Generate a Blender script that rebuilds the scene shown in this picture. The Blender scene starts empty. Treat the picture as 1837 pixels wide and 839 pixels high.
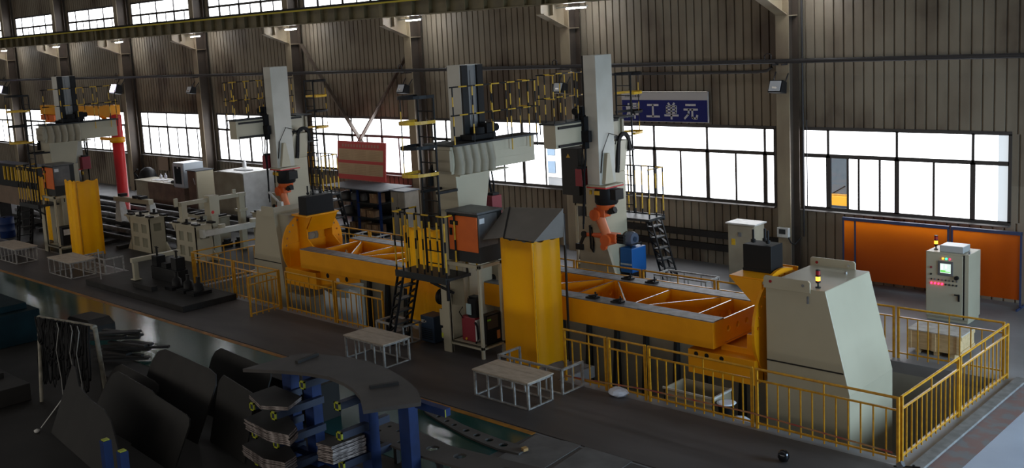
import bpy, bmesh, math, random
from mathutils import Vector, Matrix
random.seed(7)
SC = bpy.context.scene
COL = SC.collection
PI = math.pi
V = Vector

# ---------------------------------------------------------------- materials
MATS = {}
def mat(name, col, rough=0.5, metal=0.0, col2=None, scale=3.0, stretch=(1, 1, 1), lo=0.35, hi=0.7, bump=0.0, emit=None, estr=0.0, alpha=None, spec=0.5, coat=0.0, detail=5.0):
    if name in MATS: return MATS[name]
    m = bpy.data.materials.new(name); m.use_nodes = True
    nt = m.node_tree; b = nt.nodes['Principled BSDF']
    b.inputs['Base Color'].default_value = (*col, 1)
    b.inputs['Roughness'].default_value = rough
    b.inputs['Metallic'].default_value = metal
    b.inputs['Specular IOR Level'].default_value = spec
    if coat: b.inputs['Coat Weight'].default_value = coat
    if col2 is not None or bump:
        tc = nt.nodes.new('ShaderNodeTexCoord'); mp = nt.nodes.new('ShaderNodeMapping')
        mp.inputs['Scale'].default_value = stretch
        nt.links.new(tc.outputs['Object'], mp.inputs['Vector'])
        nz = nt.nodes.new('ShaderNodeTexNoise'); nz.inputs['Scale'].default_value = scale; nz.inputs['Detail'].default_value = detail
        nt.links.new(mp.outputs['Vector'], nz.inputs['Vector'])
        if col2 is not None:
            cr = nt.nodes.new('ShaderNodeValToRGB')
            cr.color_ramp.elements[0].position = lo; cr.color_ramp.elements[0].color = (*col2, 1)
            cr.color_ramp.elements[1].position = hi; cr.color_ramp.elements[1].color = (*col, 1)
            nt.links.new(nz.outputs['Fac'], cr.inputs['Fac']); nt.links.new(cr.outputs['Color'], b.inputs['Base Color'])
        if bump:
            bp = nt.nodes.new('ShaderNodeBump'); bp.inputs['Strength'].default_value = bump; bp.inputs['Distance'].default_value = 0.02
            nt.links.new(nz.outputs['Fac'], bp.inputs['Height']); nt.links.new(bp.outputs['Normal'], b.inputs['Normal'])
    if emit is not None:
        b.inputs['Emission Color'].default_value = (*emit, 1); b.inputs['Emission Strength'].default_value = estr
    if alpha is not None: b.inputs['Alpha'].default_value = alpha
    MATS[name] = m
    return m

# ---------------------------------------------------------------- mesh builder
class G:
    def __init__(s): s.v = []; s.f = []; s.mi = []; s.sm = []
    def add(s, vs, fs, m=0, smooth=False):
        n = len(s.v); s.v += [tuple(v) for v in vs]
        for f in fs: s.f.append([i + n for i in f]); s.mi.append(m); s.sm.append(smooth)
        return s
    def box(s, x0, x1, y0, y1, z0, z1, m=0):
        vs = [(x0,y0,z0),(x1,y0,z0),(x1,y1,z0),(x0,y1,z0),(x0,y0,z1),(x1,y0,z1),(x1,y1,z1),(x0,y1,z1)]
        return s.add(vs, [(3,2,1,0),(4,5,6,7),(0,1,5,4),(1,2,6,5),(2,3,7,6),(3,0,4,7)], m)
    def bar(s, p, q, w, h=None, m=0, up=(0,0,1)):
        p, q = V(p), V(q); h = h or w; d = (q-p).normalized(); u = V(up)
        if abs(d.dot(u)) > .98: u = V((0,1,0))
        a = d.cross(u).normalized()*w/2; b = a.cross(d).normalized()*h/2
        vs = [p-a-b,p+a-b,p+a+b,p-a+b,q-a-b,q+a-b,q+a+b,q-a+b]
        return s.add(vs, [(3,2,1,0),(4,5,6,7),(0,1,5,4),(1,2,6,5),(2,3,7,6),(3,0,4,7)], m)
    def tube(s, p, q, r, r2=None, n=12, m=0, caps=True):
        p, q = V(p), V(q); r2 = r if r2 is None else r2; d = (q-p).normalized()
        u = V((0,0,1)) if abs(d.z) < .9 else V((1,0,0))
        a = d.cross(u).normalized(); b = d.cross(a)
        vs = []
        for c, rr in ((p, r), (q, r2)):
            for i in range(n):
                t = 2*PI*i/n; vs.append(c + a*math.cos(t)*rr + b*math.sin(t)*rr)
        s.add(vs, [(i, (i+1)%n, n+(i+1)%n, n+i) for i in range(n)], m, True)
        if caps: s.add(vs, [tuple(range(n))[::-1], tuple(range(n, 2*n))], m)
        return s
    def path(s, pts, r, n=8, m=0):
        pts = [V(p) for p in pts]; rings = []
        for i, p in enumerate(pts):
            d = (pts[min(i+1, len(pts)-1)] - pts[max(i-1, 0)]).normalized()
            u = V((0,0,1)) if abs(d.z) < .9 else V((1,0,0))
            a = d.cross(u).normalized(); b = d.cross(a)
            rings.append([p + a*math.cos(2*PI*k/n)*r + b*math.sin(2*PI*k/n)*r for k in range(n)])
        vs = [v for R in rings for v in R]
        fs = [(i*n+k, i*n+(k+1)%n, (i+1)*n+(k+1)%n, (i+1)*n+k) for i in range(len(pts)-1) for k in range(n)]
        s.add(vs, fs, m, True); s.add(vs, [tuple(range(n))[::-1], tuple(range((len(pts)-1)*n, len(pts)*n))], m)
        return s
    def prism(s, poly, axis, a, b, m=0):
        """poly: 2D points; axis x: (y,z), y: (x,z), z: (x,y)"""
        def P(p, t): return (t, p[0], p[1]) if axis == 'x' else (p[0], t, p[1]) if axis == 'y' else (p[0], p[1], t)
        n = len(poly); vs = [P(p, a) for p in poly] + [P(p, b) for p in poly]
        return s.add(vs, [tuple(range(n))[::-1], tuple(range(n, 2*n))] + [(i, (i+1)%n, n+(i+1)%n, n+i) for i in range(n)], m)
    def loft(s, A, B, m=0):
        n = len(A); return s.add(list(A)+list(B), [tuple(range(n))[::-1], tuple(range(n, 2*n))] + [(i, (i+1)%n, n+(i+1)%n, n+i) for i in range(n)], m)
    def plate_holes(s, outer, holes, axis, a, b, m=0):
        """flat plate with round holes, thickness a..b along axis; holes: (u,v,r)"""
        bm = bmesh.new(); n0 = []
        vs = [bm.verts.new((p[0], p[1], 0)) for p in outer]
        es = [bm.edges.new((vs[i], vs[(i+1) % len(vs)])) for i in range(len(vs))]
        for (u, v, r) in holes:
            hv = [bm.verts.new((u + r*math.cos(2*PI*k/14), v + r*math.sin(2*PI*k/14), 0)) for k in range(14)]
            es += [bm.edges.new((hv[i], hv[(i+1) % 14])) for i in range(14)]
        bmesh.ops.triangle_fill(bm, use_beauty=True, use_dissolve=False, edges=es)
        bm.verts.index_update()
        def P(x, y, t): return (t, x, y) if axis == 'x' else (x, t, y) if axis == 'y' else (x, y, t)
        N = len(bm.verts); co = [v.co for v in bm.verts]
        top = [P(c.x, c.y, a) for c in co] + [P(c.x, c.y, b) for c in co]
        fs = []
        for f in bm.faces:
            ix = [v.index for v in f.verts]; fs.append(tuple(ix)); fs.append(tuple(i + N for i in reversed(ix)))
        for e in bm.edges:
            if len(e.link_faces) == 1: i, j = e.verts[0].index, e.verts[1].index; fs.append((i, j, j+N, i+N))
        bm.free()
        return s.add(top, fs, m)
    def lathe(s, prof, c=(0,0,0), axis='z', n=24, m=0):
        """prof: (r, t) pairs along the axis from c"""
        vs = []
        for r, t in prof:
            for k in range(n):
                a = 2*PI*k/n; x, y = r*math.cos(a), r*math.sin(a)
                p = (x, y, t) if axis == 'z' else (t, x, y) if axis == 'x' else (x, t, y)
                vs.append((p[0]+c[0], p[1]+c[1], p[2]+c[2]))
        fs = [(i*n+k, i*n+(k+1)%n, (i+1)*n+(k+1)%n, (i+1)*n+k) for i in range(len(prof)-1) for k in range(n)]
        s.add(vs, fs, m, True)
        L = (len(prof)-1)*n
        s.add(vs, [tuple(range(n))[::-1], tuple(range(L, L+n))], m)
        return s
    def build(s, name, mats, parent=None, bev=0.0, fix=True):
        off = LOC.get(parent.name, V((0,0,0))) if parent else V((0,0,0))
        me = bpy.data.meshes.new(name)
        me.from_pydata([tuple(V(v)-off) for v in s.v], [], s.f)
        if not isinstance(mats, (list, tuple)): mats = [mats]
        for m in mats: me.materials.append(m)
        me.polygons.foreach_set('material_index', s.mi); me.polygons.foreach_set('use_smooth', s.sm)
        if fix:
            bm = bmesh.new(); bm.from_mesh(me); bmesh.ops.recalc_face_normals(bm, faces=bm.faces); bm.to_mesh(me); bm.free()
        me.update()
        o = bpy.data.objects.new(name, me); COL.objects.link(o)
        if parent: o.parent = parent; LOC[o.name] = off
        if bev:
            md = o.modifiers.new('edge', 'BEVEL'); md.width = bev; md.segments = 2; md.limit_method = 'ANGLE'; md.angle_limit = .7
        return o
LOC = {}
def tag(o, label, cat, group=None, kind=None):
    o['label'] = label; o['category'] = cat
    if group: o['group'] = group
    if kind: o['kind'] = kind
    return o
def thing(name, label, cat, loc=(0,0,0), group=None):
    o = bpy.data.objects.new(name, None); COL.objects.link(o); o.location = loc; o.empty_display_size = .2
    LOC[o.name] = V(loc)
    return tag(o, label, cat, group)
def single(g, name, mats, label, cat, group=None, bev=0.0):
    """a thing that is one mesh, its origin at the middle of its base"""
    xs = [v[0] for v in g.v]; ys = [v[1] for v in g.v]; zs = [v[2] for v in g.v]
    c = V(((min(xs)+max(xs))/2, (min(ys)+max(ys))/2, min(zs)))
    g.v = [tuple(V(v)-c) for v in g.v]
    o = g.build(name, mats, None, bev); o.location = c
    return tag(o, label, cat, group)
def struct(g, name, mats, parent=None, bev=0.0, fix=True):
    o = g.build(name, mats, parent, bev, fix)
    if not parent: o['kind'] = 'structure'
    return o
def kids(o): return [c for c in bpy.data.objects if c.parent == o]
def copy_tree(o, parent=None):
    c = o.copy(); COL.objects.link(c)
    if parent is not None: c.parent = parent
    for ch in kids(o): copy_tree(ch, c)
    return c

# ---------------------------------------------------------------- palette
CREAM = mat('cream_paint', (.46,.42,.31), .42, col2=(.415,.375,.275), scale=1.1, lo=.3, hi=.7)
CREAM_D = mat('aged_cream_paint', (.36,.325,.24), .55, col2=(.27,.235,.17), scale=1.6)
YELLOW = mat('machine_yellow_paint', (.84,.34,.003), .42, col2=(.76,.30,.002), scale=2.0, lo=.3, hi=.6, spec=.3)
RAILY = mat('fence_yellow_paint', (.66,.33,.016), .28, col2=(.46,.21,.015), scale=9)
SAFEY = mat('hazard_yellow_paint', (.74,.46,.02), .45, col2=(.55,.32,.02), scale=6)
BLACK = mat('black_paint', (.011,.011,.012), .5, spec=.2)
RUBBER = mat('black_rubber', (.011,.011,.012), .75, spec=.2)
STEEL = mat('milled_steel', (.20,.205,.225), .5, .2, col2=(.12,.115,.115), scale=5, lo=.38, hi=.62)
DARKST = mat('dark_mill_steel', (.026,.024,.023), .6, .0, col2=(.016,.015,.0145), scale=3, spec=.25)
PLATE = mat('hot_rolled_plate', (.028,.026,.024), .65, .0, col2=(.019,.0175,.017), scale=2.0, spec=.25)
PLATE_E = mat('cut_plate_edge', (.46,.40,.38), .4, .3, col2=(.10,.08,.075), scale=9, stretch=(1,1,6), lo=.42, hi=.62)
GREYBOX = mat('grey_cabinet_paint', (.15,.15,.15), .45, col2=(.09,.09,.095), scale=3)
DKGREY = mat('charcoal_cabinet_paint', (.028,.031,.033), .5, spec=.25)
ORANGE = mat('robot_orange_paint', (.62,.105,.018), .38)
ORDOOR = mat('orange_red_door_paint', (.80,.15,.012), .5, col2=(.66,.12,.01), scale=2)
RED = mat('red_paint', (.58,.018,.020), .42)
MAROON = mat('maroon_paint', (.24,.018,.03), .45)
BLUE = mat('rack_blue_paint', (.006,.026,.12), .55, col2=(.004,.017,.075), scale=3, spec=.3)
WELDBLUE = mat('bright_blue_paint', (.006,.10,.34), .45)
NAVY = mat('navy_paint', (.012,.030,.062), .5)
LIME = mat('lime_end_cap', (.33,.36,.02), .5)
WHITEP = mat('white_paint', (.62,.62,.60), .5, col2=(.45,.44,.42), scale=6)
FRAMEW = mat('white_tube_paint', (.42,.41,.39), .5, col2=(.22,.21,.20), scale=10)
BOARD = mat('worn_bench_board', (.50,.42,.335), .6, col2=(.38,.31,.24), scale=4, stretch=(1,3,1))
WOOD = mat('pale_pine', (.66,.48,.26), .65, col2=(.50,.35,.18), scale=7, stretch=(.6,3,3))
CARD = mat('brown_cardboard', (.27,.16,.085), .8, col2=(.20,.115,.06), scale=5)
BROWNCAB = mat('brown_panel', (.20,.125,.085), .6, col2=(.12,.072,.05), scale=2.0)
PAPER = mat('white_paper', (.72,.73,.76), .8)
PLASTIC = mat('clear_white_film', (.66,.70,.80), .35)
GLASSDK = mat('dark_glass', (.02,.025,.03), .08)
CHROME = mat('bright_metal', (.55,.55,.55), .25, .9)
# ================================================================= camera
F_PX, YAW, PITCH, ROLL, CYP = 1828.9, -0.76123, 0.13835, 0.05085, 325.0
cam_d = bpy.data.cameras.new('camera'); cam = bpy.data.objects.new('camera', cam_d); COL.objects.link(cam); SC.camera = cam
cam_d.sensor_fit = 'HORIZONTAL'; cam_d.sensor_width = 36.0; cam_d.lens = 36.0*F_PX/1837.0
cam_d.shift_y = (CYP-419.5)/1837.0; cam_d.clip_end = 300
cy_, sy_ = math.cos(YAW), math.sin(YAW)
f_ = V((sy_*math.cos(PITCH), cy_*math.cos(PITCH), -math.sin(PITCH))); r_ = V((cy_, -sy_, 0)); d_ = f_.cross(r_)
c_, s_ = math.cos(ROLL), math.sin(ROLL)
r2, d2 = r_*c_ + d_*s_, d_*c_ - r_*s_
cam.matrix_world = Matrix(((r2.x,-d2.x,-f_.x,0),(r2.y,-d2.y,-f_.y,0),(r2.z,-d2.z,-f_.z,7.3),(0,0,0,1)))

# ================================================================= floor and pit
CONC = mat('concrete_floor', (.25,.25,.26), .5, col2=(.18,.18,.185), scale=.8, bump=.12)
STRIP = mat('dark_track_floor', (.085,.075,.073), .55, col2=(.045,.040,.040), scale=1.2, stretch=(.25,1,1), bump=.15)
GREEN = mat('green_epoxy_floor', (.010,.062,.076), .14, col2=(.010,.050,.034), scale=.4, spec=.32)
DIRTY = mat('sooty_floor', (.022,.020,.018), .6, col2=(.012,.011,.010), scale=.8, bump=.2, spec=.25)
PITC = mat('pit_concrete', (.34,.335,.29), .75, col2=(.25,.245,.21), scale=1.0)
YLINE = mat('floor_line_yellow', (.42,.17,.012), .5, col2=(.18,.075,.012), scale=3)
REDLINE = mat('worn_red_floor_paint', (.20,.12,.11), .6, col2=(.17,.165,.17), scale=3, lo=.42, hi=.55)
XL, XR, YW = -96.0, 4.0, 27.03
PX0, PX1, PY0, PY1 = -29.2, -6.75, 16.08, 20.95
g = G()
for (a,b,c,d) in ((XL,PX0,13.3,YW+.3),(PX1,XR,4,YW+.3),(PX0,PX1,13.3,PY0),(PX0,PX1,PY1,YW+.3),(-20.1,-13.95,PY0,17.0)):
    g.box(a,b,c,d,-.25,0)
struct(g, 'floor', CONC)
g = G().box(XL,-29.45,15.95,24.2,0,.012); struct(g, 'floor_fixture_bay', mat('oily_dark_floor', (.050,.047,.045), .6, col2=(.025,.024,.023), scale=.8, spec=.2))
g = G().box(-6.2,XR,11,YW,0,.003); struct(g, 'floor_bay', mat('door_lit_floor', (.44,.49,.58), .5, col2=(.36,.39,.47), scale=.7, bump=.08))  # concrete tinted paler and bluer, the door's daylight put into its colour
g = G().box(XL,-12.4,4,13.3,-.25,-.002); struct(g, 'floor_storage', DIRTY)
g = G().box(-12.4,PX1,4,13.3,-.25,0.004); struct(g, 'floor_apron', mat('grey_apron_floor', (.075,.070,.068), .6, col2=(.040,.037,.037), scale=.9, bump=.2))
g = G().box(XL,-12.4,10.95,13.2,-.002,.006); struct(g, 'floor_walkway', GREEN)
g = G().box(XL,-12.42,13.2,13.33,0,.010); struct(g, 'trim_1', YLINE)
g = G().box(XL,-6.42,13.36,15.78,0,.018)
g.box(-20.05,-14.0,15.78,16.98,0,.014); struct(g, 'floor_track', STRIP)
g = G().box(-6.2,-5.75,11.5,22.5,0,.008); struct(g, 'trim_2', REDLINE)
g = G().box(-6.42,-6.2,13.36,21.2,0,.05); struct(g, 'trim_3', mat('kerb_concrete', (.24,.235,.23), .7, col2=(.15,.145,.14), scale=5), bev=.01)
# lighter worn slabs of concrete on the apron
for i,(a,b,c,d) in enumerate(((-12.3,-11.3,11.8,13.4),(-11.25,-10.2,12.1,13.9),(-10.1,-8.8,11.6,13.2),(-9.3,-8.2,13.3,14.6))):
    struct(G().prism([(a+.15,c),(b+.1,c+.1),(b-.05,d),(a-.05,d-.15)], 'z', .004, .016), 'floor_slab', mat('worn_slab', (.14,.13,.125), .7, col2=(.085,.08,.076), scale=2, bump=.2))
g = G()
g.box(PX0-.2,PX1+.2,PY0-.2,PY1+.2,-2.3,-2.1)
g.box(PX0-.2,PX0,PY0,PY1,-2.1,-.25).box(PX1,PX1+.2,PY0,PY1,-2.1,-.25).box(PX0-.2,PX1+.2,PY0-.2,PY0,-2.1,-.25).box(PX0-.2,PX1+.2,PY1,PY1+.2,-2.1,-.25)
struct(g, 'wall_pit', PITC)
for k in range(24):
    x = PX0+.5+k*.95
    if x > PX1-3.6: continue
    struct(G().prism([(PY1-.02,-2.1),(PY1-.30,-2.1),(PY1-.10,-.06),(PY1-.02,-.06)], 'x', x, x+.10), 'trim_4', DARKST)

# ================================================================= window wall
def wall_mat():
    m = bpy.data.materials.new('corrugated_cladding'); m.use_nodes = True; nt = m.node_tree; b = nt.nodes['Principled BSDF']
    b.inputs['Roughness'].default_value = .6
    tc = nt.nodes.new('ShaderNodeTexCoord')
    def noise(sc, st, det=6):
        mp = nt.nodes.new('ShaderNodeMapping'); mp.inputs['Scale'].default_value = st; nt.links.new(tc.outputs['Object'], mp.inputs['Vector'])
        n = nt.nodes.new('ShaderNodeTexNoise'); n.inputs['Scale'].default_value = sc; n.inputs['Detail'].default_value = det; nt.links.new(mp.outputs['Vector'], n.inputs['Vector']); return n
    a = noise(.40, (1,1,.9)); c = noise(1.1, (1,1,.22), 3)
    add = nt.nodes.new('ShaderNodeMath'); add.operation = 'MULTIPLY_ADD'; add.inputs[1].default_value = .45
    nt.links.new(c.outputs['Fac'], add.inputs[0]); 
    h = nt.nodes.new('ShaderNodeMath'); h.operation = 'MULTIPLY'; h.inputs[1].default_value = .62; nt.links.new(a.outputs['Fac'], h.inputs[0]); nt.links.new(h.outputs[0], add.inputs[2])
    cr = nt.nodes.new('ShaderNodeValToRGB'); e = cr.color_ramp.elements
    e[0].position = .38; e[0].color = (.082,.056,.038,1); e[1].position = .58; e[1].color = (.245,.205,.15,1)
    x = e.new(.48); x.color = (.185,.148,.105,1)
    # soot blown against the sheets above the window heads, in ragged tongues
    sp = nt.nodes.new('ShaderNodeSeparateXYZ'); nt.links.new(tc.outputs['Object'], sp.inputs[0])
    mr = nt.nodes.new('ShaderNodeMapRange'); mr.inputs['From Min'].default_value = 6.4; mr.inputs['From Max'].default_value = 4.5; mr.inputs['To Min'].default_value = 0; mr.inputs['To Max'].default_value = 1
    nt.links.new(sp.outputs['Z'], mr.inputs['Value'])
    s2 = noise(.55, (1,1,.35), 4); cm = nt.nodes.new('ShaderNodeMapRange'); cm.inputs['From Min'].default_value = .42; cm.inputs['From Max'].default_value = .62
    nt.links.new(s2.outputs['Fac'], cm.inputs['Value'])
    lo = nt.nodes.new('ShaderNodeMath'); lo.operation = 'GREATER_THAN'; lo.inputs[1].default_value = 3.0; nt.links.new(sp.outputs['Z'], lo.inputs[0])
    m1 = nt.nodes.new('ShaderNodeMath'); m1.operation = 'MULTIPLY'; nt.links.new(mr.outputs[0], m1.inputs[0]); nt.links.new(cm.outputs[0], m1.inputs[1])
    m2 = nt.nodes.new('ShaderNodeMath'); m2.operation = 'MULTIPLY'; nt.links.new(m1.outputs[0], m2.inputs[0]); nt.links.new(lo.outputs[0], m2.inputs[1])
    sb = nt.nodes.new('ShaderNodeMath'); sb.operation = 'MULTIPLY_ADD'; sb.inputs[1].default_value = -.15; nt.links.new(m2.outputs[0], sb.inputs[0]); nt.links.new(add.outputs[0], sb.inputs[2])
    nt.links.new(sb.outputs[0], cr.inputs['Fac']); nt.links.new(cr.outputs['Color'], b.inputs['Base Color'])
    return m
CLAD = wall_mat()
def corrugated(g, x0, x1, z0, z1, y=YW):
    """pressed sheet: flat pans .285 apart with a raised rib between them"""
    per = .285; prof = []; n = int((x1-x0)/per)+1
    for k in range(n):
        x = x0 + k*per
        for dx, dy in ((0,0),(.215,0),(.225,.055),(.26,.055),(.27,0)):
            if x+dx < x1: prof.append((x+dx, y+dy))
    prof.append((x1, y))
    vs = [(a,b,z0) for a,b in prof] + [(a,b,z1) for a,b in prof]; m = len(prof)
    g.add(vs, [(i,i+1,m+i+1,m+i) for i in range(m-1)])
COLS = [-14.3-8*k for k in range(11)]
WZ0, WZ1, TZ = 2.05, 4.31, 3.56
UZ0, UZ1, UM = 9.12, 10.24, 9.60
lower_wins, upper_wins = [(-14.05,-8.45)], [(-14.3+.45,-7.35)]
for c in COLS[:-1]:
    lower_wins.append((c-7.65, c-.69)); upper_wins.append((c-7.55, c-1.0))
g = G()
corrugated(g, XL, XR, 0, WZ0); corrugated(g, XL, XR, WZ1, UZ0); corrugated(g, XL, XR, UZ1, 13.5)
def piers(ws, z0, z1):
    e = sorted(ws); x = XL
    for a, b in e:
        if a > x: corrugated(g, x, a, z0, z1)
        x = b
    corrugated(g, x, XR, z0, z1)
piers(lower_wins, WZ0, WZ1); piers(upper_wins, UZ0, UZ1)
struct(g, 'wall_back', CLAD, fix=False)
FRAME = mat('dark_window_frame', (.045,.040,.038), .5)
SILL = mat('galvanised_sill', (.16,.15,.145), .45, .4)
def pane_mat():
    m = bpy.data.materials.new('daylit_frosted_pane'); m.use_nodes = True; nt = m.node_tree
    for n in list(nt.nodes): nt.nodes.remove(n)
    o = nt.nodes.new('ShaderNodeOutputMaterial'); e = nt.nodes.new('ShaderNodeEmission'); e.inputs['Strength'].default_value = PANE
    tc = nt.nodes.new('ShaderNodeTexCoord'); nz = nt.nodes.new('ShaderNodeTexNoise'); nz.inputs['Scale'].default_value = .6
    nt.links.new(tc.outputs['Object'], nz.inputs['Vector'])
    cr = nt.nodes.new('ShaderNodeValToRGB'); cr.color_ramp.elements[0].color = (.88,.93,1,1); cr.color_ramp.elements[1].color = (1,1,1,1)
    nt.links.new(nz.outputs['Fac'], cr.inputs['Fac']); nt.links.new(cr.outputs['Color'], e.inputs['Color'])
    nt.links.new(e.outputs[0], o.inputs['Surface']); return m
PANE = 5.0
DAYPANE = pane_mat()
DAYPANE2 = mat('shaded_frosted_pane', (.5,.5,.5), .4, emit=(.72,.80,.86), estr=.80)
CLEAR = bpy.data.materials.new('clear_window_glass'); CLEAR.use_nodes = True
nt = CLEAR.node_tree
for n in list(nt.nodes): nt.nodes.remove(n)
o_ = nt.nodes.new('ShaderNodeOutputMaterial'); t_ = nt.nodes.new('ShaderNodeBsdfTransparent'); gl_ = nt.nodes.new('ShaderNodeBsdfGlossy'); mx_ = nt.nodes.new('ShaderNodeMixShader')
gl_.inputs['Roughness'].default_value = .05; mx_.inputs[0].default_value = .06
nt.links.new(t_.outputs[0], mx_.inputs[1]); nt.links.new(gl_.outputs[0], mx_.inputs[2]); nt.links.new(mx_.outputs[0], o_.inputs['Surface'])
def window(name, x0, x1, z0, z1, mull, mids, tz, clear=(), dim=()):
    """frame + sashes; panes between bars are children"""
    t = bpy.data.objects.new(name, None); COL.objects.link(t); t.location = ((x0+x1)/2, YW, z0); t['kind'] = 'structure'; LOC[t.name] = V(t.location)
    y0, y1 = YW-.02, YW+.06
    f = G()
    f.box(x0-.06,x1+.06,y0,y1,z0-.06,z0+.03).box(x0-.06,x1+.06,y0,y1,z1-.03,z1+.07).box(x0-.06,x0+.02,y0,y1,z0,z1).box(x1-.02,x1+.06,y0,y1,z0,z1)
    f.box(x0,x1,y0,y1,tz-.055,tz+.055)
    for m in mull: f.box(m-.065,m+.065,y0,y1,z0,tz); f.box(m-.035,m+.035,y0,y1,tz,z1)
    for m in mids: f.box(m-.03,m+.03,y0+.01,y1,z0,tz)
    f.build('window_frame', FRAME, t)
    if z0 < 5: G().prism([(YW-.17,z0-.10),(YW-.17,z0-.075),(YW+.02,z0-.05),(YW+.02,z0-.10)], 'x', x0-.1, x1+.05).build('window_sill', SILL, t)
    xs = [x0]+sorted(list(mull))+[x1]
    for i in range(len(xs)-1):
        for (a, b) in ((z0, tz), (tz, z1)):
            lo, hi = xs[i], xs[i+1]
            cuts = [lo]+[c for c in sorted(set([c for q in clear for c in q[:2]] + [d for q in dim for d in q[:2]])) if lo < c < hi]+[hi]
            for j in range(len(cuts)-1):
                u, v = cuts[j], cuts[j+1]; mid = (u+v)/2; mt = DAYPANE
                if b == tz and any(q[0] <= mid <= q[1] for q in clear): mt = CLEAR
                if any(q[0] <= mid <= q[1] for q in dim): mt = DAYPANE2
                G().box(u, v, YW+.02, YW+.028, a, b).build('window_pane', mt, t)
    return t
for i, (a, b) in enumerate(lower_wins):
    if i == 0:
        window('window_1', a, b, WZ0, WZ1, (-13.3,-11.32,-9.33), (-12.72,-12.4,-11.8,-10.33), TZ, clear=((-13.27,-12.72),), dim=((-8.72,-8.45),))
    else:
        c = b+.69; k = i+1
        mu = (c-1.0,c-3.0,c-5.0,c-7.05) if i == 1 else (c-2.8,c-4.8,c-6.85)
        mi = (c-2.0,c-4.0,c-6.0) if i == 1 else (c-1.75,c-3.8,c-5.8)
        window('window_%d' % k, a, b, WZ0, WZ1, mu, mi, TZ, clear=((c-1.68,c-.72),) if i == 2 else ())
for i, (a, b) in enumerate(upper_wins):
    st = (b-a)/6.55
    window('window_%d' % (i+20), a, b, UZ0, UZ1, [a+1.0*st+.9*0, a+2.75*st, a+4.6*st], [a+1.9*st, a+3.7*st, a+5.6*st], UM)

# ================================================================= steel frame of the hall
COLM = mat('cream_column_paint', (.33,.27,.175), .5, col2=(.20,.15,.10), scale=1.3, stretch=(1,1,.4))
WEBM = mat('shaded_sooty_brown', (.085,.062,.045), .6, col2=(.055,.04,.03), scale=1.5)  # web and back flange: recess shade and soot put into a darker brown
GIRD = mat('olive_girder_paint', (.20,.165,.085), .5, col2=(.12,.10,.055), scale=1.5)
for c in COLS:
    g = G()   # H section, web along the depth, and the corbel that carries the girder
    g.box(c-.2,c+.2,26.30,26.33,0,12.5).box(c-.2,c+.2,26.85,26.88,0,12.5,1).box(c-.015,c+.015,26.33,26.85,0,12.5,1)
    g.prism([(26.32,7.60),(26.32,8.38),(25.15,8.38),(25.15,8.08)], 'x', c-.012, c+.012)
    g.add([(c-.17,26.32,7.60),(c+.17,26.32,7.60),(c+.17,25.12,8.06),(c-.17,25.12,8.06),(c-.17,26.32,7.57),(c+.17,26.32,7.57),(c+.17,25.12,8.03),(c-.17,25.12,8.03)], [(0,1,2,3),(7,6,5,4),(0,3,7,4),(1,2,6,5),(0,1,5,4),(2,3,7,6)])
    g.box(c-.15,c+.15,25.60,25.62,8.0,8.36)
    g.box(c-.19,c+.19,26.33,26.85,7.55,7.58)
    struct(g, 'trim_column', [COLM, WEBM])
g = G()
GY = 25.3
g.box(XL,XR,GY-.012,GY+.012,8.36,8.92).box(XL,XR,GY-.22,GY+.22,8.34,8.375).box(XL,XR,GY-.25,GY+.25,8.90,8.935)
x = XR
while x > XL: g.box(x-.012,x+.012,GY-.20,GY+.20,8.37,8.90); x -= .93
for c in COLS: g.box(c-.10,c+.10,GY-.21,GY+.21,8.37,8.90)
struct(g, 'trim_crane_girder', GIRD)
g = G().box(XL,XR,GY-.05,GY+.05,8.935,9.03).box(XL,XR,GY-.30,GY+.40,8.93,8.945); struct(g, 'trim_crane_rail', DARKST)
g = G().box(XL,XR,GY-.31,GY-.28,8.86,8.925); struct(g, 'trim_conductor_bar', mat('conductor_yellow', (.52,.42,.02), .5))
# pipe along the columns, its second branch and brackets
PIPEM = mat('dark_pipe_paint', (.035,.032,.033), .5, .2)
g = G().tube((XL,26.2,6.30),(XR,26.2,6.30),.065,n=14)
struct(g, 'trim_pipe', PIPEM)
g = G().path([(-20.6,26.5,6.0),(-15.2,26.5,6.0),(-14.9,26.5,6.03),(-14.75,26.5,6.12),(-14.72,26.45,6.25)], .045); struct(g, 'trim_pipe_branch', PIPEM)
g = G()
for c in COLS: g.box(c-.16,c-.12,26.0,26.32,6.19,6.23).box(c+.12,c+.16,26.0,26.32,6.19,6.23); g.path([(c-.5,26.2,6.30),(c-.5,26.2,6.48),(c-.42,26.2,6.53),(c-.3,26.2,6.5),(c-.3,26.2,6.34)], .02)
struct(g, 'trim_pipe_bracket', PIPEM)
# conduit on the first column, dark skirting band
g = G().tube((-13.98,26.85,1.2),(-13.98,26.85,12.0),.03).tube((-13.86,26.85,2.1),(-13.86,26.85,4.6),.015); struct(g, 'trim_conduit', PIPEM)
# V brace in the third bay
BR = mat('brace_paint', (.15,.115,.085), .55, col2=(.09,.065,.05), scale=3)
for p, q in (((-38.1,26.85,7.55),(-34.2,26.85,3.25)),((-30.55,26.85,7.35),(-34.5,26.85,3.25))):
    g = G().bar(p, q, .06, .17, up=(0,1,0)); struct(g, 'trim_brace', BR)
g = G()
for z in (.45,.85): g.box(-22.5,-14.6,26.85,26.99,z,z+.2)
struct(g, 'trim_skirt', DARKST)
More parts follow.
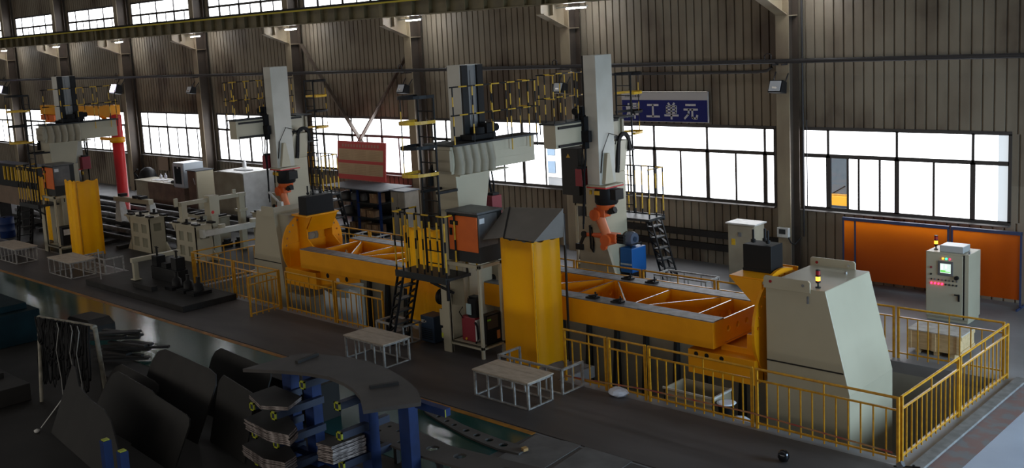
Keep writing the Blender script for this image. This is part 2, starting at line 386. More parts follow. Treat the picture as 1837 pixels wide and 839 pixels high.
# ================================================================= welding robot stations (built once in local axes, boom along +y, then copied)
def banded(g, p, q, r, n=5, off=0):
    """tube painted in alternating hazard bands: slot 0 black, slot 1 yellow"""
    p, q = V(p), V(q)
    fr = [k/n for k in range(n+1)]
    if n == 5 and off == 0: fr = [0,.10,.42,.60,.90,1]
    for k in range(n): g.tube(p+(q-p)*fr[k], p+(q-p)*fr[k+1], r, n=8, m=(k+off) % 2)
    return g
HZ = [BLACK, SAFEY]
def make_station():
    t = thing('welding_robot_station', 'x', 'welding robot')
    # ---- welded column and its foot
    G().box(-.50,.225,-.50,.50,0,3.3).loft([(-.50,-.50,3.3),(.225,-.50,3.3),(.225,.42,3.3),(-.50,.42,3.3)], [(-.60,-.55,4.22),(.225,-.55,4.22),(.225,.62,4.22),(-.60,.62,4.22)]).build('column', CREAM, t, .015)
    G().prism([(-1.0,.02),(.45,.02),(.45,2.02),(-.28,2.02),(-.62,1.1)], 'y', .50, .62).box(-1.0,.5,-.55,.65,0,.03).build('column_foot_plate', CREAM_D, t, .008)
    # ---- boom
    b = G().box(-.225,.225,-.68,2.25,4.22,4.87)
    for z in (4.42,4.62): b.box(.225,.229,.9,2.1,z,z+.006)
    b.build('boom', CREAM, t, .02)
    # pleated cover on the plain side of the boom and the ledge under it
    pl = G(); N = 60; rows = []
    for z, k in ((4.20,1.25),(4.45,1.1),(4.70,.9),(4.87,.8)):
        rows.append([(.235+.19*k*(((5*i/N) % 1.0)**.35*(1-((5*i/N) % 1.0)**4)), -.60+1.32*i/N + .05*math.sin((z-4.2)*5), z) for i in range(N+1)])
    vs = [v for r in rows for v in r]; W = N+1
    pl.add(vs, [(r*W+i, r*W+i+1, (r+1)*W+i+1, (r+1)*W+i) for r in range(3) for i in range(N)], 0, True)
    pl.build('pleated_cover', CREAM_D, t)
    G().box(.20,.44,-.62,1.05,4.17,4.20).build('boom_ledge', CREAM, t)
    G().box(-.30,.30,-.78,-.68,4.30,4.80).build('boom_end_plate', CREAM_D, t, .01)
    # rails on the carriage side
    for z in (4.28, 4.79): G().box(-.275,-.225,-.55,2.15,z-.035,z+.035).build('linear_rail', BLACK, t)
    # ---- carriage + ram
    G().box(-.34,-.225,.02,1.12,4.10,5.02).box(-.50,-.18,1.0,1.14,4.30,4.62).build('carriage', RUBBER, t, .01)
    m = G().box(-.26,.16,.12,.95,4.94,5.06).tube((-.05,.55,5.05),(-.05,.55,5.22),.16,n=16).box(-.2,.1,.7,1.0,5.0,5.30).tube((-.02,1.0,5.17),(-.02,1.16,5.17),.10,n=14)
    m.build('drive_motor', RUBBER, t, .01)
    G().box(-.675,-.225,.20,.94,3.05,6.74).build('ram', mat('ram_paint', (.53,.52,.47), .4, col2=(.45,.44,.39), scale=1.2), t, .012)
    for y in (.21, .73): G().box(-.225,-.17,y,y+.20,4.9,6.73).build('ram_rail', BLACK, t)
    G().box(-.223,-.215,.44,.72,4.9,6.72).box(-.215,-.20,.52,.66,4.9,6.6).build('ram_rack', mat('ram_rack_grey', (.20,.20,.20), .4, .5), t)
    G().prism([(.45,3.08),(.85,3.08),(.70,3.95),(.60,3.95)], 'x', -.80, -.675).build('ram_gusset', CREAM, t)
    # drag chain from the carriage to the ram
    pts = [(-.62,.02+.02*math.sin(a),0) for a in (0,)]
    ch = G(); P = []
    for k in range(19):
        a = PI*k/18; P.append((-.60-.0*k, .02-.26+.26*math.cos(a)-.10, 4.10+.30*math.sin(a)))
    P = [(-.60,.02,3.3)]+[(-.60,-.02,3.5),(-.60,-.06,3.9)]+P+[(-.60,-.62,3.9)]
    for k in range(len(P)-1): ch.bar(P[k], P[k+1], .12, .07, up=(1,0,0))
    ch.build('drag_chain', RUBBER, t)
    G().path([(-.7,.2,4.15),(-.75,.15,4.4),(-.72,.5,4.5),(-.7,.8,4.0),(-.70,.9,3.4)], .014).path([(-.30,1.06,4.3),(-.3,1.08,3.8),(-.26,1.12,3.4),(-.24,1.1,2.9),(-.1,1.05,1.9)], .03).path([(-.22,1.06,4.3),(-.18,1.12,3.7),(-.2,1.1,3.1),(-.12,1.05,2.4),(-.05,1.0,1.75)], .022).build('cable_bundle', RUBBER, t)
    w = G().box(-.12,.13,.72,1.06,3.00,3.50).build('wire_feeder', MAROON, t, .01)
    G().box(-.1,.1,.78,1.0,3.5,3.56).build('feeder_lid', BLACK, w)
    # ---- robot hanging from the ram
    ry = .57
    G().box(-.92,-.22,.15,1.0,3.0,3.05).build('ram_flange', CREAM, t, .01)
    G().box(-.92,-.22,.15,1.0,2.965,3.0).build('flange_seal', RED, t)
    rb = G().lathe([(.30,2.46),(.34,2.52),(.34,2.86),(.32,2.96)], (-.60,ry,0), n=28).box(-1.08,-.88,.38,.76,2.62,2.92)
    rb = rb.build('robot_base', BLACK, t, .008)
    G().box(-.62,-.42,.905,.915,2.76,2.88).box(-.30,-.24,.85,.90,2.76,2.88).build('warning_sticker', SAFEY, rb)
    s = G().lathe([(.22,2.30),(.27,2.36),(.27,2.46)], (-.55,ry,0), n=24).box(-.62,-.22,ry-.16,ry+.16,2.08,2.34)
    s.tube((-.30,ry-.24,2.14),(-.30,ry+.24,2.14),.17,n=20)
    s = s.build('robot_shoulder', ORANGE, t, .02)
    G().tube((-.70,ry+.02,2.24),(-.92,ry+.02,2.32),.09,n=14).box(-.88,-.70,ry-.1,ry+.12,2.20,2.36).build('shoulder_motor', BLACK, s)
    def link(name, a, b, ra, rb_, m, par, flat=.8):
        g = G(); a, b = V(a), V(b); rings = []
        d = (b-a).normalized(); u = d.cross(V((0,1,0))).normalized(); n = 14
        for k in range(6):
            f = k/5; r = ra+(rb_-ra)*f; r *= 1-.16*math.sin(PI*f); c = a+(b-a)*f
            rings.append([c+u*math.cos(2*PI*i/n)*r+V((0,1,0))*math.sin(2*PI*i/n)*r*flat for i in range(n)])
        vs = [v for R in rings for v in R]
        g.add(vs, [(k*n+i,k*n+(i+1)%n,(k+1)*n+(i+1)%n,(k+1)*n+i) for k in range(5) for i in range(n)], 0, True)
        g.add(vs, [tuple(range(n))[::-1], tuple(range(5*n,6*n))])
        return g.build(name, m, par)
    ua = link('robot_upper_arm', (-.30,ry+.05,2.18), (-.66,ry+.05,1.42), .19, .16, mat('robot_salmon_paint', (.66,.20,.085), .4), t)
    G().tube((-.66,ry-.2,1.42),(-.66,ry+.24,1.42),.17,n=20).tube((-.56,ry+.10,1.22),(-.56,ry+.2,1.22),.10,n=16).build('elbow', ORANGE, ua)
    fa = G().box(-.98,-.56,ry-.15,ry+.15,1.36,1.62).build('robot_elbow_block', ORANGE, t, .03)
    for z in (1.39,1.48,1.57): G().tube((-.98,ry+.04,z),(-1.22,ry+.04,z),.052,n=12).build('axis_motor', BLACK, fa)
    wr = link('robot_forearm', (-.60,ry,1.52), (.24,ry,1.50), .13, .075, ORANGE, t, 1)
    G().tube((.24,ry-.09,1.50),(.24,ry+.09,1.50),.10,n=16).build('wrist', BLACK, wr)
    th = G().bar((.24,ry,1.50),(.40,ry,1.18),.13,.11).box(.28,.56,ry-.1,ry+.1,1.02,1.20).bar((.40,ry,1.04),(.44,ry,.72),.09,.09).path([(.44,ry,.75),(.44,ry,.62),(.36,ry,.50)],.022)
    th.build('welding_torch', BLACK, t, .008)
    G().path([(.28,ry,1.62),(.15,ry,1.78),(-.05,ry+.05,1.72),(-.12,ry+.08,1.3),(-.10,ry+.08,1.0),(-.03,ry+.1,1.12),(-.02,ry+.1,1.8)], .03).build('torch_cable', RUBBER, t)
    # ---- walkway on the boom with its rails
    G().box(-.22,.36,-.66,2.28,4.875,4.92).box(-.72,.36,-.70,.0,4.875,4.92).build('boom_walkway', DKGREY, t)
    for y in (-.62,.03,.68,1.33,1.98,2.24):
        banded(G(), (.34,y,4.6 if y>1 else 4.9), (.34,y,6.26), .017, 6, int(y*3) % 2).build('railing_post', HZ, t)
    for y in (1.2,1.75,2.24): banded(G(), (-.20,y,4.9), (-.20,y,6.26), .015, 6).build('railing_post', HZ, t)
    for z in (5.60, 6.26): banded(banded(G(), (.34,-.70,z), (.34,2.32,z), .017, 11), (.38,2.24,z), (-.24,2.24,z), .015, 2).build('railing_rail', HZ, t)
    # ---- cage ladder
    for x in (-.28, .32-.05): G().tube((x-.05,-1.12,1.9),(x-.05,-1.12,6.12),.028,n=8).build('ladder_stile', BLACK, t)
    for k in range(13): G().tube((-.33,-1.12,2.15+.30*k),(.22,-1.12,2.15+.30*k),.015,n=8).build('ladder_rung', BLACK, t)
    for k, z in enumerate((6.10,5.52,4.95,4.32)):
        hp = [(-.33,-1.12,z)]+[(-.055-.36*math.cos(PI*(j/12)), -1.16-.72*math.sin(PI*j/12)**.8, z) for j in range(13)]+[(.22,-1.12,z)]
        hg = G()
        for j in range(len(hp)-1): hg.bar(hp[j], hp[j+1], .012, .075)
        hg.build('ladder_hoop', SAFEY if k % 2 else BLACK, t)
    banded(G(), (-.055,-1.88,4.32), (-.055,-1.88,6.1), .014, 6, 1).build('hoop_strap', HZ, t)
    for x in (-.38,.17): G().box(x,x+.10,-1.16,-.55,3.82,3.88).build('ladder_bracket', BLACK, t)
    # ---- operator platform, hazard rail, steps
    G().box(-1.28,.52,-1.32,-.52,1.80,1.87).box(-1.28,.52,-1.34,-1.30,1.74,1.90).build('platform_deck', DKGREY, t)
    G().bar((-.05,-1.30,1.74),(.52,-1.10,1.50),.05).box(.48,.53,-1.3,-1.24,1.35,1.85).build('platform_brace', BLACK, t)
    top = 3.33
    for k in range(8): 
        x = -1.26+k*.255; banded(G(), (x,-1.30,1.88), (x,-1.30,top), .022, 5).build('baluster', HZ, t)
    for k in range(1,4): banded(G(), (.525,-1.30+k*.33,1.88), (.525,-1.30+k*.33,top), .022, 5).build('baluster', HZ, t)
    for k in range(1,3): banded(G(), (-1.26,-1.30+k*.36,1.88), (-1.26,-1.30+k*.36,top), .022, 5).build('baluster', HZ, t)
    banded(G(), (-1.28,-1.30,top), (.54,-1.30,top), .02, 7, 1).build('platform_rail', HZ, t)
    banded(G(), (.525,-1.30,top), (.525,-.28,top), .02, 4, 1).build('platform_rail', HZ, t)
    banded(G(), (-1.26,-1.30,top), (-1.26,-.56,top), .02, 3, 1).build('platform_rail', HZ, t)
    st = thing('step_ladder', 'x', 'x') if False else None
    for y in (-1.52, -1.02):
        sg = G()
        for dx in (0, .20): sg.bar((-1.55+dx,y,.0),(-.98+dx,y,1.80),.03,.06,up=(0,1,0))
        for k in range(6):
            f = (k+.5)/6; c = V((-1.45+.57*f, y, 1.8*f)); sg.bar(c+V((-.09,0,-.06)), c+V((.09,0,.06)), .028, .10, up=(0,1,0))
        sg.build('step_stringer', BLACK, t)
    for k in range(5):
        f = (k+.8)/5.6; x = -1.45+.57*f; G().box(x-.11,x+.11,-1.52,-1.02,1.8*f-.02,1.8*f+.01).build('step_tread', CHROME if False else DKGREY, t)
    # ---- cream base frame that carries the control cabinet
    fr = G()
    for (x, y) in ((.20,-1.03),(1.25,-1.03),(1.25,-.34),(.20,-.34)): fr.box(x,x+.07,y,y+.07,0,2.22)
    fr.box(.02,.27,-1.06,-.98,0,1.78)
    for z in (.22, 2.14): fr.box(.20,1.32,-1.03,-.97,z,z+.08).box(.20,1.32,-.34,-.27,z,z+.08).box(.20,.27,-1.03,-.27,z,z+.08).box(1.25,1.32,-1.03,-.27,z,z+.08)
    fr.box(.20,1.32,-1.03,-.27,.27,.30)
    fr.build('base_frame', CREAM, t, .006)
    cb = G().box(.22,1.26,-.92,-.12,2.24,3.38).build('control_cabinet', DKGREY, t, .012)
    G().box(.20,1.28,-.95,-.10,3.38,3.43).build('cabinet_lid', GREYBOX, cb, .01)
    G().box(1.26,1.265,-.92,-.30,2.62,3.36).build('cabinet_side', GREYBOX, cb)
    d = G().box(.30,1.24,-.945,-.92,2.50,3.32).build('cabinet_door', ORDOOR, cb, .006)
    G().box(.37,.62,-.965,-.945,3.10,3.20).box(.34,.42,-.965,-.945,2.85,3.02).build('door_fitting', BLACK, cb)
    G().box(1.267,1.272,-.88,-.72,3.16,3.28).build('cabinet_label_plate', PAPER, cb)
    return t
proto = make_station()
stations = [
    (proto, (-17.625,16.9,0), 0, 'cream cantilever welding robot station in the centre, beside yellow curtains and near green-walkway track'),
    (copy_tree(proto), (-40.5,16.85,0), 0, 'distant cream cantilever welding station nearest the red jib crane post'),
    (copy_tree(proto), (-18.675,23.45,0), PI, 'cream welding station behind the beam frame, its ram beside the blue wall sign'),
    (copy_tree(proto), (-32.5,21.95,0), PI, 'cream welding station behind the round yellow tailstock disc, near red notice board'),
]
for o, l, rz, lab in stations:
    o.location = l; o.rotation_euler = (0,0,rz); tag(o, lab, 'welding robot', 'cantilever welding robot stations')

# ---- yellow curtains of the two near stations
CURT = bpy.data.materials.new('orange_yellow_curtain'); CURT.use_nodes = True; nt = CURT.node_tree; b_ = nt.nodes['Principled BSDF']
b_.inputs['Base Color'].default_value = (.95,.45,.004,1); b_.inputs['Roughness'].default_value = .35
tl_ = nt.nodes.new('ShaderNodeBsdfTranslucent'); tl_.inputs['Color'].default_value = (1,.50,.004,1); mx_ = nt.nodes.new('ShaderNodeMixShader'); mx_.inputs[0].default_value = .45
o_ = nt.nodes['Material Output']; nt.links.new(b_.outputs[0], mx_.inputs[1]); nt.links.new(tl_.outputs[0], mx_.inputs[2]); nt.links.new(mx_.outputs[0], o_.inputs['Surface'])
def pleats(g, x0, y0, x1, y1, z0, z1, n, amp, thick=0):
    """vertical folds between two points on the ground"""
    a, b = V((x0,y0,0)), V((x1,y1,0)); d = (b-a); nrm = V((-d.y,d.x,0)).normalized(); N = n*8
    row = [a+d*i/N + nrm*amp*math.sin(2*PI*n*i/N) for i in range(N+1)]
    vs = []
    for s in (0,):
        for z in (z0, z1):
            vs += [(p.x+nrm.x*s, p.y+nrm.y*s, z + (.03*math.sin(i*.9) if z == z1 else 0)) for i, p in enumerate(row)]
    W = N+1; f = [(i,i+1,W+i+1,W+i) for i in range(N)]
    g.add(vs, f, 0, True)
    return g
def corner_curtain(ox, oy, lab):
    t = thing('welding_curtain', lab, 'welding curtain', (ox,oy,0), 'yellow welding curtains')
    g = G(); pleats(g, ox, oy, ox+.96, oy-.02, .06, 2.90, 2, .012); pleats(g, ox+.96, oy-.02, ox+1.06, oy+.80, .06, 2.88, 2, .012)
    g.build('curtain_sheet', CURT, t)
    f = G()
    for p in ((0,.05),(.94,.03),(1.02,.8)): f.tube((ox+p[0],oy+p[1],0),(ox+p[0],oy+p[1],2.86),.025,n=8)
    f.tube((ox,oy+.05,2.84),(ox+.94,oy+.03,2.84),.02,n=8).tube((ox+.94,oy+.03,2.84),(ox+1.02,oy+.8,2.84),.02,n=8)
    f.build('curtain_frame', RAILY, t); return t
corner_curtain(-15.75, 16.05, 'tall folded orange-yellow curtain standing right of the grey control cabinet, mid-hall')
corner_curtain(-38.55, 16.02, 'tall folded orange-yellow curtain at the distant station beside the red post')
def back_curtain(ox, oy, lab, w=1.75):
    t = thing('welding_curtain', lab, 'welding curtain', (ox,oy,0), 'yellow welding curtains')
    pleats(G(), ox, oy, ox+w, oy+.02, .05, 2.66, 3, .03).build('curtain_sheet', CURT, t)
    G().tube((ox,oy+.05,2.62),(ox+w,oy+.06,2.62),.02,n=8).tube((ox,oy+.05,0),(ox,oy+.05,2.62),.02,n=8).tube((ox+w,oy+.06,0),(ox+w,oy+.06,2.62),.02,n=8).build('curtain_frame', RAILY, t)
back_curtain(-20.05, 16.86, 'wide orange-yellow curtain behind the striped platform rail and black steps', 1.42)
back_curtain(-43.2, 16.86, 'orange-yellow curtain behind the distant platform and its dark ladder', 1.6)
# sloping grey hood sheet above the central curtain
t = thing('sheet_metal_hood', 'sloping grey sheet-metal hood above the central yellow curtain', 'hood', (-15.4,17.0,0))
def slab4(a, b, c, d, th): A = [V(a),V(b),V(c),V(d)]; return A, [p+V((0,th,0)) for p in A]
HOODM = mat('hood_sheet', (.17,.155,.14), .55, col2=(.13,.12,.108), scale=2)
G().loft(*slab4((-15.62,16.05,2.92),(-14.70,16.03,2.92),(-14.58,16.90,3.53),(-16.20,16.90,3.43), .02)).build('hood_panel', HOODM, t)
G().loft(*slab4((-16.33,16.07,2.80),(-15.64,16.05,2.92),(-16.22,16.90,3.43),(-16.34,16.90,3.42), .02)).build('hood_panel', HOODM, t)
G().bar((-15.63,16.04,2.925),(-16.21,16.89,3.44),.03,.02).bar((-15.62,16.035,2.91),(-14.70,16.015,2.91),.03,.02).build('hood_seam', DARKST, t)
G().loft([(-14.70,16.03,2.92),(-14.62,16.90,2.88),(-14.58,16.90,3.53)], [(-14.72,16.05,2.92),(-14.64,16.90,2.88),(-14.60,16.90,3.53)]).build('hood_cheek', HOODM, t)
G().box(-16.34,-14.60,16.90,16.93,2.70,3.42).build('hood_back', HOODM, t)
for x in (-16.3,-14.62): G().box(x-.02,x+.02,16.93,16.97,0,3.40).build('hood_post', DARKST, t)
# dark electrical box beside the far station's ram
rs = stations[2][0]
k = G().box(.42,1.08,.0,.55,2.62,4.02).build('electrical_box', DKGREY, rs, .01)
G().prism([(.80,3.86),(.72,3.74),(.88,3.74)], 'y', .55, .556).build('warning_sticker', SAFEY, k)
# ================================================================= positioner: headstock, tailstock, beam frame
CY0, CY1 = 17.25, 19.15
LAMP_A = mat('amber_lamp_lit', (1,.45,.05), .3, emit=(1,.30,.02), estr=5)
LAMP_R = mat('red_lamp_dark', (.30,.015,.02), .25)
def stack_light(t, x, y, z):
    s = G().tube((x,y,z),(x,y,z+.02),.05).tube((x,y,z),(x,y,z+.10),.015).build('stack_light', BLACK, t)
    G().tube((x,y,z+.10),(x,y,z+.14),.045,n=16).tube((x,y,z+.22),(x,y,z+.25),.046,n=16).tube((x,y,z+.33),(x,y,z+.35),.042,n=16).build('lamp_collar', BLACK, s)
    G().tube((x,y,z+.14),(x,y,z+.22),.042,n=16).build('amber_lamp', LAMP_A, s); G().tube((x,y,z+.25),(x,y,z+.33),.042,n=16).build('red_lamp', LAMP_R, s)
t = thing('positioner_headstock', 'large white tapered machine headstock inside the yellow fence', 'machine', (-8.9,18.2,-2.1))
G().prism([(-9.80,-2.1),(-8.10,-2.1),(-8.10,.46),(-8.57,2.38),(-9.80,2.38)], 'y', CY0, CY1).build('housing', CREAM, t, .012)
G().box(-9.80,-8.06,CY0-.05,CY1+.05,-2.1,-2.0).build('base_plate', CREAM_D, t)
seam = G().box(-9.80,-8.22,CY0-.004,CY0+.01,.84,.87); seam.build('housing_seam', DARKST, t)
for y in (CY0-.03, CY1-.02):
    e = G().prism([(-9.83,2.30),(-8.86,2.30),(-8.86,2.50),(-8.90,2.54),(-9.80,2.54),(-9.83,2.50)], 'y', y, y+.045).build('lifting_ear', CREAM, t, .006)
    for x in (-9.68,-9.0): G().tube((x,y-.012,2.44),(x,y+.055,2.44),.03,n=12).build('ear_bolt', LAMP_R if x < -9.5 else CHROME, e)
stack_light(t, -8.80, CY0+.18, 2.38)
G().box(-8.93,-8.90,CY0-.03,CY0-.005,2.10,2.24).build('cable_clip', STEEL, t)
G().tube((-8.85,CY1-.45,2.38),(-8.85,CY1-.45,2.43),.03).build('breather_cap', CHROME, t)
t = thing('positioner_tailstock', 'beige tapered machine stand behind the round yellow disc', 'machine', (-26.9,18.2,-2.1))
G().prism([(-27.95,-2.1),(-26.05,-2.1),(-26.28,.85),(-26.50,2.42),(-27.45,2.42),(-27.80,.85)], 'y', CY0-.05, CY1).build('housing', CREAM, t, .012)
G().box(-27.78,-26.3,CY0-.054,CY0-.03,.85,.88).build('housing_seam', DARKST, t)
G().prism([(-27.10,2.3),(-26.44,2.3),(-26.44,2.50),(-26.5,2.60),(-27.05,2.60),(-27.10,2.55)], 'y', CY0-.09, CY0-.05).build('lifting_ear', CREAM, t)
G().box(-26.55,-25.98,CY0+.1,CY1-.1,1.0,2.36).build('bearing_block', CREAM_D, t, .02)
# ---- beam frame
t = thing('beam_welding_fixture', 'long yellow ladder-like beam frame hung between two machine stands', 'welding fixture', (-18,18.2,.88))
BY0, BY1, BZ0, BZ1, BX0, BX1 = 17.08, 19.34, .90, 1.47, -25.1, -10.9
for y in (BY0, BY1-.42):
    sb = G().box(BX0,BX1,y,y+.42,BZ0,BZ1-.02).build('side_beam', YELLOW, t, .008)
    G().box(BX0,BX1,y+.005,y+.415,BZ1-.02,BZ1).build('wear_strip', STEEL, sb)
ya, yb = BY0+.42, BY1-.42
def rib(x0, x1, z1=1.43, holes=4):
    d = V((x1-x0, yb-ya, 0)); L = d.length
    g = G().plate_holes([(0,.95),(L,.95),(L,z1),(0,z1)], [(L*(k+.5)/holes, 1.2, .07) for k in range(holes)], 'x', -.015, .015)
    a = math.atan2(d.y, d.x)
    # plate in local (u=along) -> world
    g.v = [(x0 + u*math.cos(a) - th*math.sin(a), ya + u*math.sin(a) + th*math.cos(a), z) for (th, u, z) in g.v]
    r = g.build('cross_rib', YELLOW, t)
    e = G().bar((x0,ya,z1+.006),(x1,yb,z1+.006),.03,.012); e.build('rib_edge', CHROME, r)
rib(BX1-.02, BX1-.02)
xs = [-11.55-1.63*i for i in range(9)]
for i in range(len(xs)-1):
    rib(xs[i], xs[i])
    if i % 2 == 0: rib(xs[i+1]+.30, xs[i]-.32, holes=5)
    else: rib(xs[i]-.22, xs[i+1]+.12, holes=5)
rib(xs[-1], xs[-1])
G().box(BX0,BX1,ya,yb,.90,.93).build('bottom_plate', YELLOW, t)
# crank arms at the two ends: lower box, upright web, ring and counterweight
for sx, xr, x0, x1 in ((-1,-26.0,-26.0,-24.45),(1,-10.0,-11.55,-10.0)):
    lower = G().box(x0,x1,CY0-.12,19.25,.30,.80)
    lower.build('crank_box', YELLOW, t, .01)
    ring = [(18.2+1.12*math.cos(a), 1.34+1.12*math.sin(a)) for a in [2*PI*k/40 for k in range(40)]]
    hs = [(18.2+.98*math.cos(a), 1.34+.98*math.sin(a), .034) for a in [PI*(k+.5)/14*1.0 for k in range(14)]]
    G().plate_holes(ring, hs+[(18.2,1.60,.20)], 'x', xr-.03, xr+.03).build('ring_disc', YELLOW, t)
    G().lathe([(.20,0),(.20,.10),(.09,.10),(.09,.02)], (xr-.05 if sx < 0 else xr-.05,18.2,1.60), 'x', 24).build('hub', CREAM_D, t)
    xa = xr-.0 if sx < 0 else xr-.0
    for y in ((17.72, 18.66) if sx < 0 else (17.45, 18.90)):
        if sx < 0: poly = [(xr,.8),(xr+.95,.8),(xr+.95,1.2),(xr+.42,1.6),(xr+.42,1.95),(xr+.74,2.36),(xr,2.36)]
        else: poly = [(xr,.3),(xr-.95,.3),(xr-.95,.92),(xr-.35,.92),(xr-.35,1.22),(xr-.12,1.22),(xr-.12,1.80),(xr-.72,2.36),(xr,2.36)]
        G().prism(poly, 'y', y, y+.04).build('crank_web', YELLOW, t)
    if sx < 0: top = [(xr,2.33),(xr+.78,2.33),(xr+.78,2.38),(xr,2.38)]
    else: top = [(xr-.76,2.33),(xr,2.33),(xr,2.38),(xr-.76,2.38)]
    G().prism(top, 'y', 17.50, 18.70).build('top_plate', YELLOW, t)
    if sx < 0: G().loft([(xr+.36,17.74,1.80),(xr+.39,17.74,1.80),(xr+.39,18.66,1.80),(xr+.36,18.66,1.80)], [(xr+.74,17.74,2.35),(xr+.77,17.74,2.35),(xr+.77,18.66,2.35),(xr+.74,18.66,2.35)]).box(xr+.02,xr+.06,17.3,19.1,.8,1.5).build('crank_gusset', YELLOW, t)
    xw = (-25.66,-25.26) if sx < 0 else (-10.72,-10.08)
    yw = (17.55,18.55) if sx < 0 else (17.98,18.45)
    cw = G(); zz = 2.38
    cw.box(xw[0],xw[1],yw[0],yw[1],zz,zz+.55).box(xw[0]-.01,xw[1]+.01,yw[0]-.01,yw[1]+.01,zz,zz+.06)
    cw = cw.build('counterweight', BLACK, t, .01)
    for (px_, py_) in ((.25,.3),(.5,.7),(.75,.35)):
        bx = xw[0]+(xw[1]-xw[0])*px_; by = yw[0]+(yw[1]-yw[0])*py_
        G().tube((bx,by,2.95),(bx,by,3.22),.025,n=10).tube((bx,by,2.96),(bx,by,3.02),.05,n=6).build('tie_bolt', BLACK, cw)
# bolts and holes on the near arm
for x in (-11.35,-11.1,-10.75): G().tube((x,CY0-.125,.72),(x,CY0-.115,.72),.05,n=14).build('bolt_hole', BLACK, t)
for x in (-24.3,-23.6,-22.9): pass
G().prism([(-24.45,.42),(-22.6,.72),(-22.6,.9),(-24.45,.9)], 'y', CY0+.05, CY0+.09).build('arm_bracket', YELLOW, t)
for x in (-24.1,-23.2): G().tube((x,CY0+.045,.74),(x,CY0+.055,.74),.07,n=14).build('bracket_hole', BLACK, t)
G().tube((-23.6,CY0+.03,.66),(-23.6,CY0+.05,.66),.075,n=16).build('white_disc', PAPER, t)
# ---- clamps lying on the beam strips
def clamp(x, y, lab):
    t = thing('beam_clamp', lab, 'clamp', (x,y,BZ1), 'black clamps on the beam frame')
    G().box(x-.14,x+.14,y-.09,y+.09,BZ1,BZ1+.035).build('clamp_base', BLACK, t, .005)
    G().bar((x-.1,y,BZ1+.03),(x+.12,y,BZ1+.09),.06,.04).tube((x+.08,y,BZ1+.03),(x+.08,y,BZ1+.15),.018,n=8).build('clamp_jaw', BLACK, t)
clamp(-14.15, 17.28, 'black clamp on the near beam strip, closer to the yellow curtain')
clamp(-13.45, 17.28, 'black clamp on the near beam strip, second from the yellow curtain')
clamp(-14.55, 19.12, 'black clamp on the far beam strip below the orange robot')
clamp(-13.85, 19.12, 'black clamp on the far beam strip, nearest the black steps')
# ================================================================= yellow guard fences, one thing per section
def fence(p, q, lab, top=1.13, mid=.92, bot=.10, n=None, low=0.0):
    p, q = V((*p,0)), V((*q,0)); L = (q-p).length; d = (q-p)/L
    t = thing('guard_fence', lab, 'fence', ((p+q)/2)[:], 'yellow guard fence sections')
    for c in (p+d*.02, q-d*.02): G().bar(c+V((0,0,low)), c+V((0,0,top)), .045, .045, up=(0,1,0)).build('fence_post', RAILY, t)
    G().tube(p+V((0,0,top)), q+V((0,0,top)), .024, n=8).build('top_rail', RAILY, t)
    G().bar(p+V((0,0,mid)), q+V((0,0,mid)), .03, .03).build('middle_rail', RAILY, t)
    G().bar(p+V((0,0,bot)), q+V((0,0,bot)), .03, .03).build('bottom_rail', RAILY, t)
    n = n or max(2, int(round(L/.215)))
    for k in range(1, n):
        c = p+d*L*k/n; G().bar(c+V((0,0,min(bot,0.02))), c+V((0,0,mid if k != n//2 else top)), .022, .022, up=(0,1,0)).build('baluster', RAILY, t)
    return t
FY = 15.92
fence((-6.62,FY),(-9.28,FY), 'yellow fence section in front of the white headstock')
fence((-9.34,FY),(-11.68,FY), 'yellow fence section in front of the yellow crank box at the right beam end')
fence((-11.74,FY),(-12.68,FY), 'narrow yellow gate leaf in the front fence under the beam')
fence((-12.74,FY),(-13.88,FY), 'yellow fence section just right of the tall central curtain')
fence((-19.9,FY),(-21.9,FY), 'yellow fence section directly left of the black steps')
fence((-21.96,FY),(-24.2,FY), 'yellow fence section below the left end of the beam frame')
fence((-24.5,FY),(-26.9,FY), 'yellow fence section in front of the beige tailstock')
fence((-26.96,FY),(-29.35,FY), 'yellow front fence section ending by the cream jig')
fence((-24.5,FY-.04),(-24.46,FY-1.05), 'short yellow gate leaf swung out from the front fence')
fence((-29.38,FY+.06),(-29.38,FY+2.5), 'yellow fence section turning back beside the cream jig, nearer half')
fence((-29.38,FY+2.56),(-29.38,21.1), 'yellow fence section turning back behind the cream jig, farther half')
fence((-6.62,FY+.08),(-6.60,FY+2.60), 'nearer section of the yellow fence across the right end')
fence((-6.60,FY+2.66),(-6.58,21.15), 'farther section of the yellow fence across the right end')
X0 = -6.66
names = ['yellow back fence section in front of the pine crate', 'yellow back fence section behind the white headstock', 'yellow back fence section behind the right counterweight', 'yellow back fence section in front of the grey wall cabinet', 'yellow back fence section in front of the black steps', 'yellow back fence section below the hanging orange robot', 'yellow back fence section left of the hanging robot', 'yellow back fence section behind the striped platform', 'yellow back fence section in front of the shelf table', 'yellow back fence section behind the left counterweight']
for k, nm in enumerate(names):
    fence((X0-2.26*k,21.2),(X0-2.26*k-2.2,21.2), nm, bot=.12, low=-.0)
# warning tape strung low along the front fence
t = G()
pts = [(-6.7,15.84,.20),(-9.3,15.84,.30),(-11.7,15.84,.26),(-13.9,15.84,.12)]
for a, b in zip(pts, pts[1:]): t.bar(a, b, .004, .03)
single(t, 'warning_tape', mat('faded_warning_tape', (.45,.28,.10), .6, col2=(.35,.06,.05), scale=4), 'thin faded warning tape strung low along the front fence', 'tape')
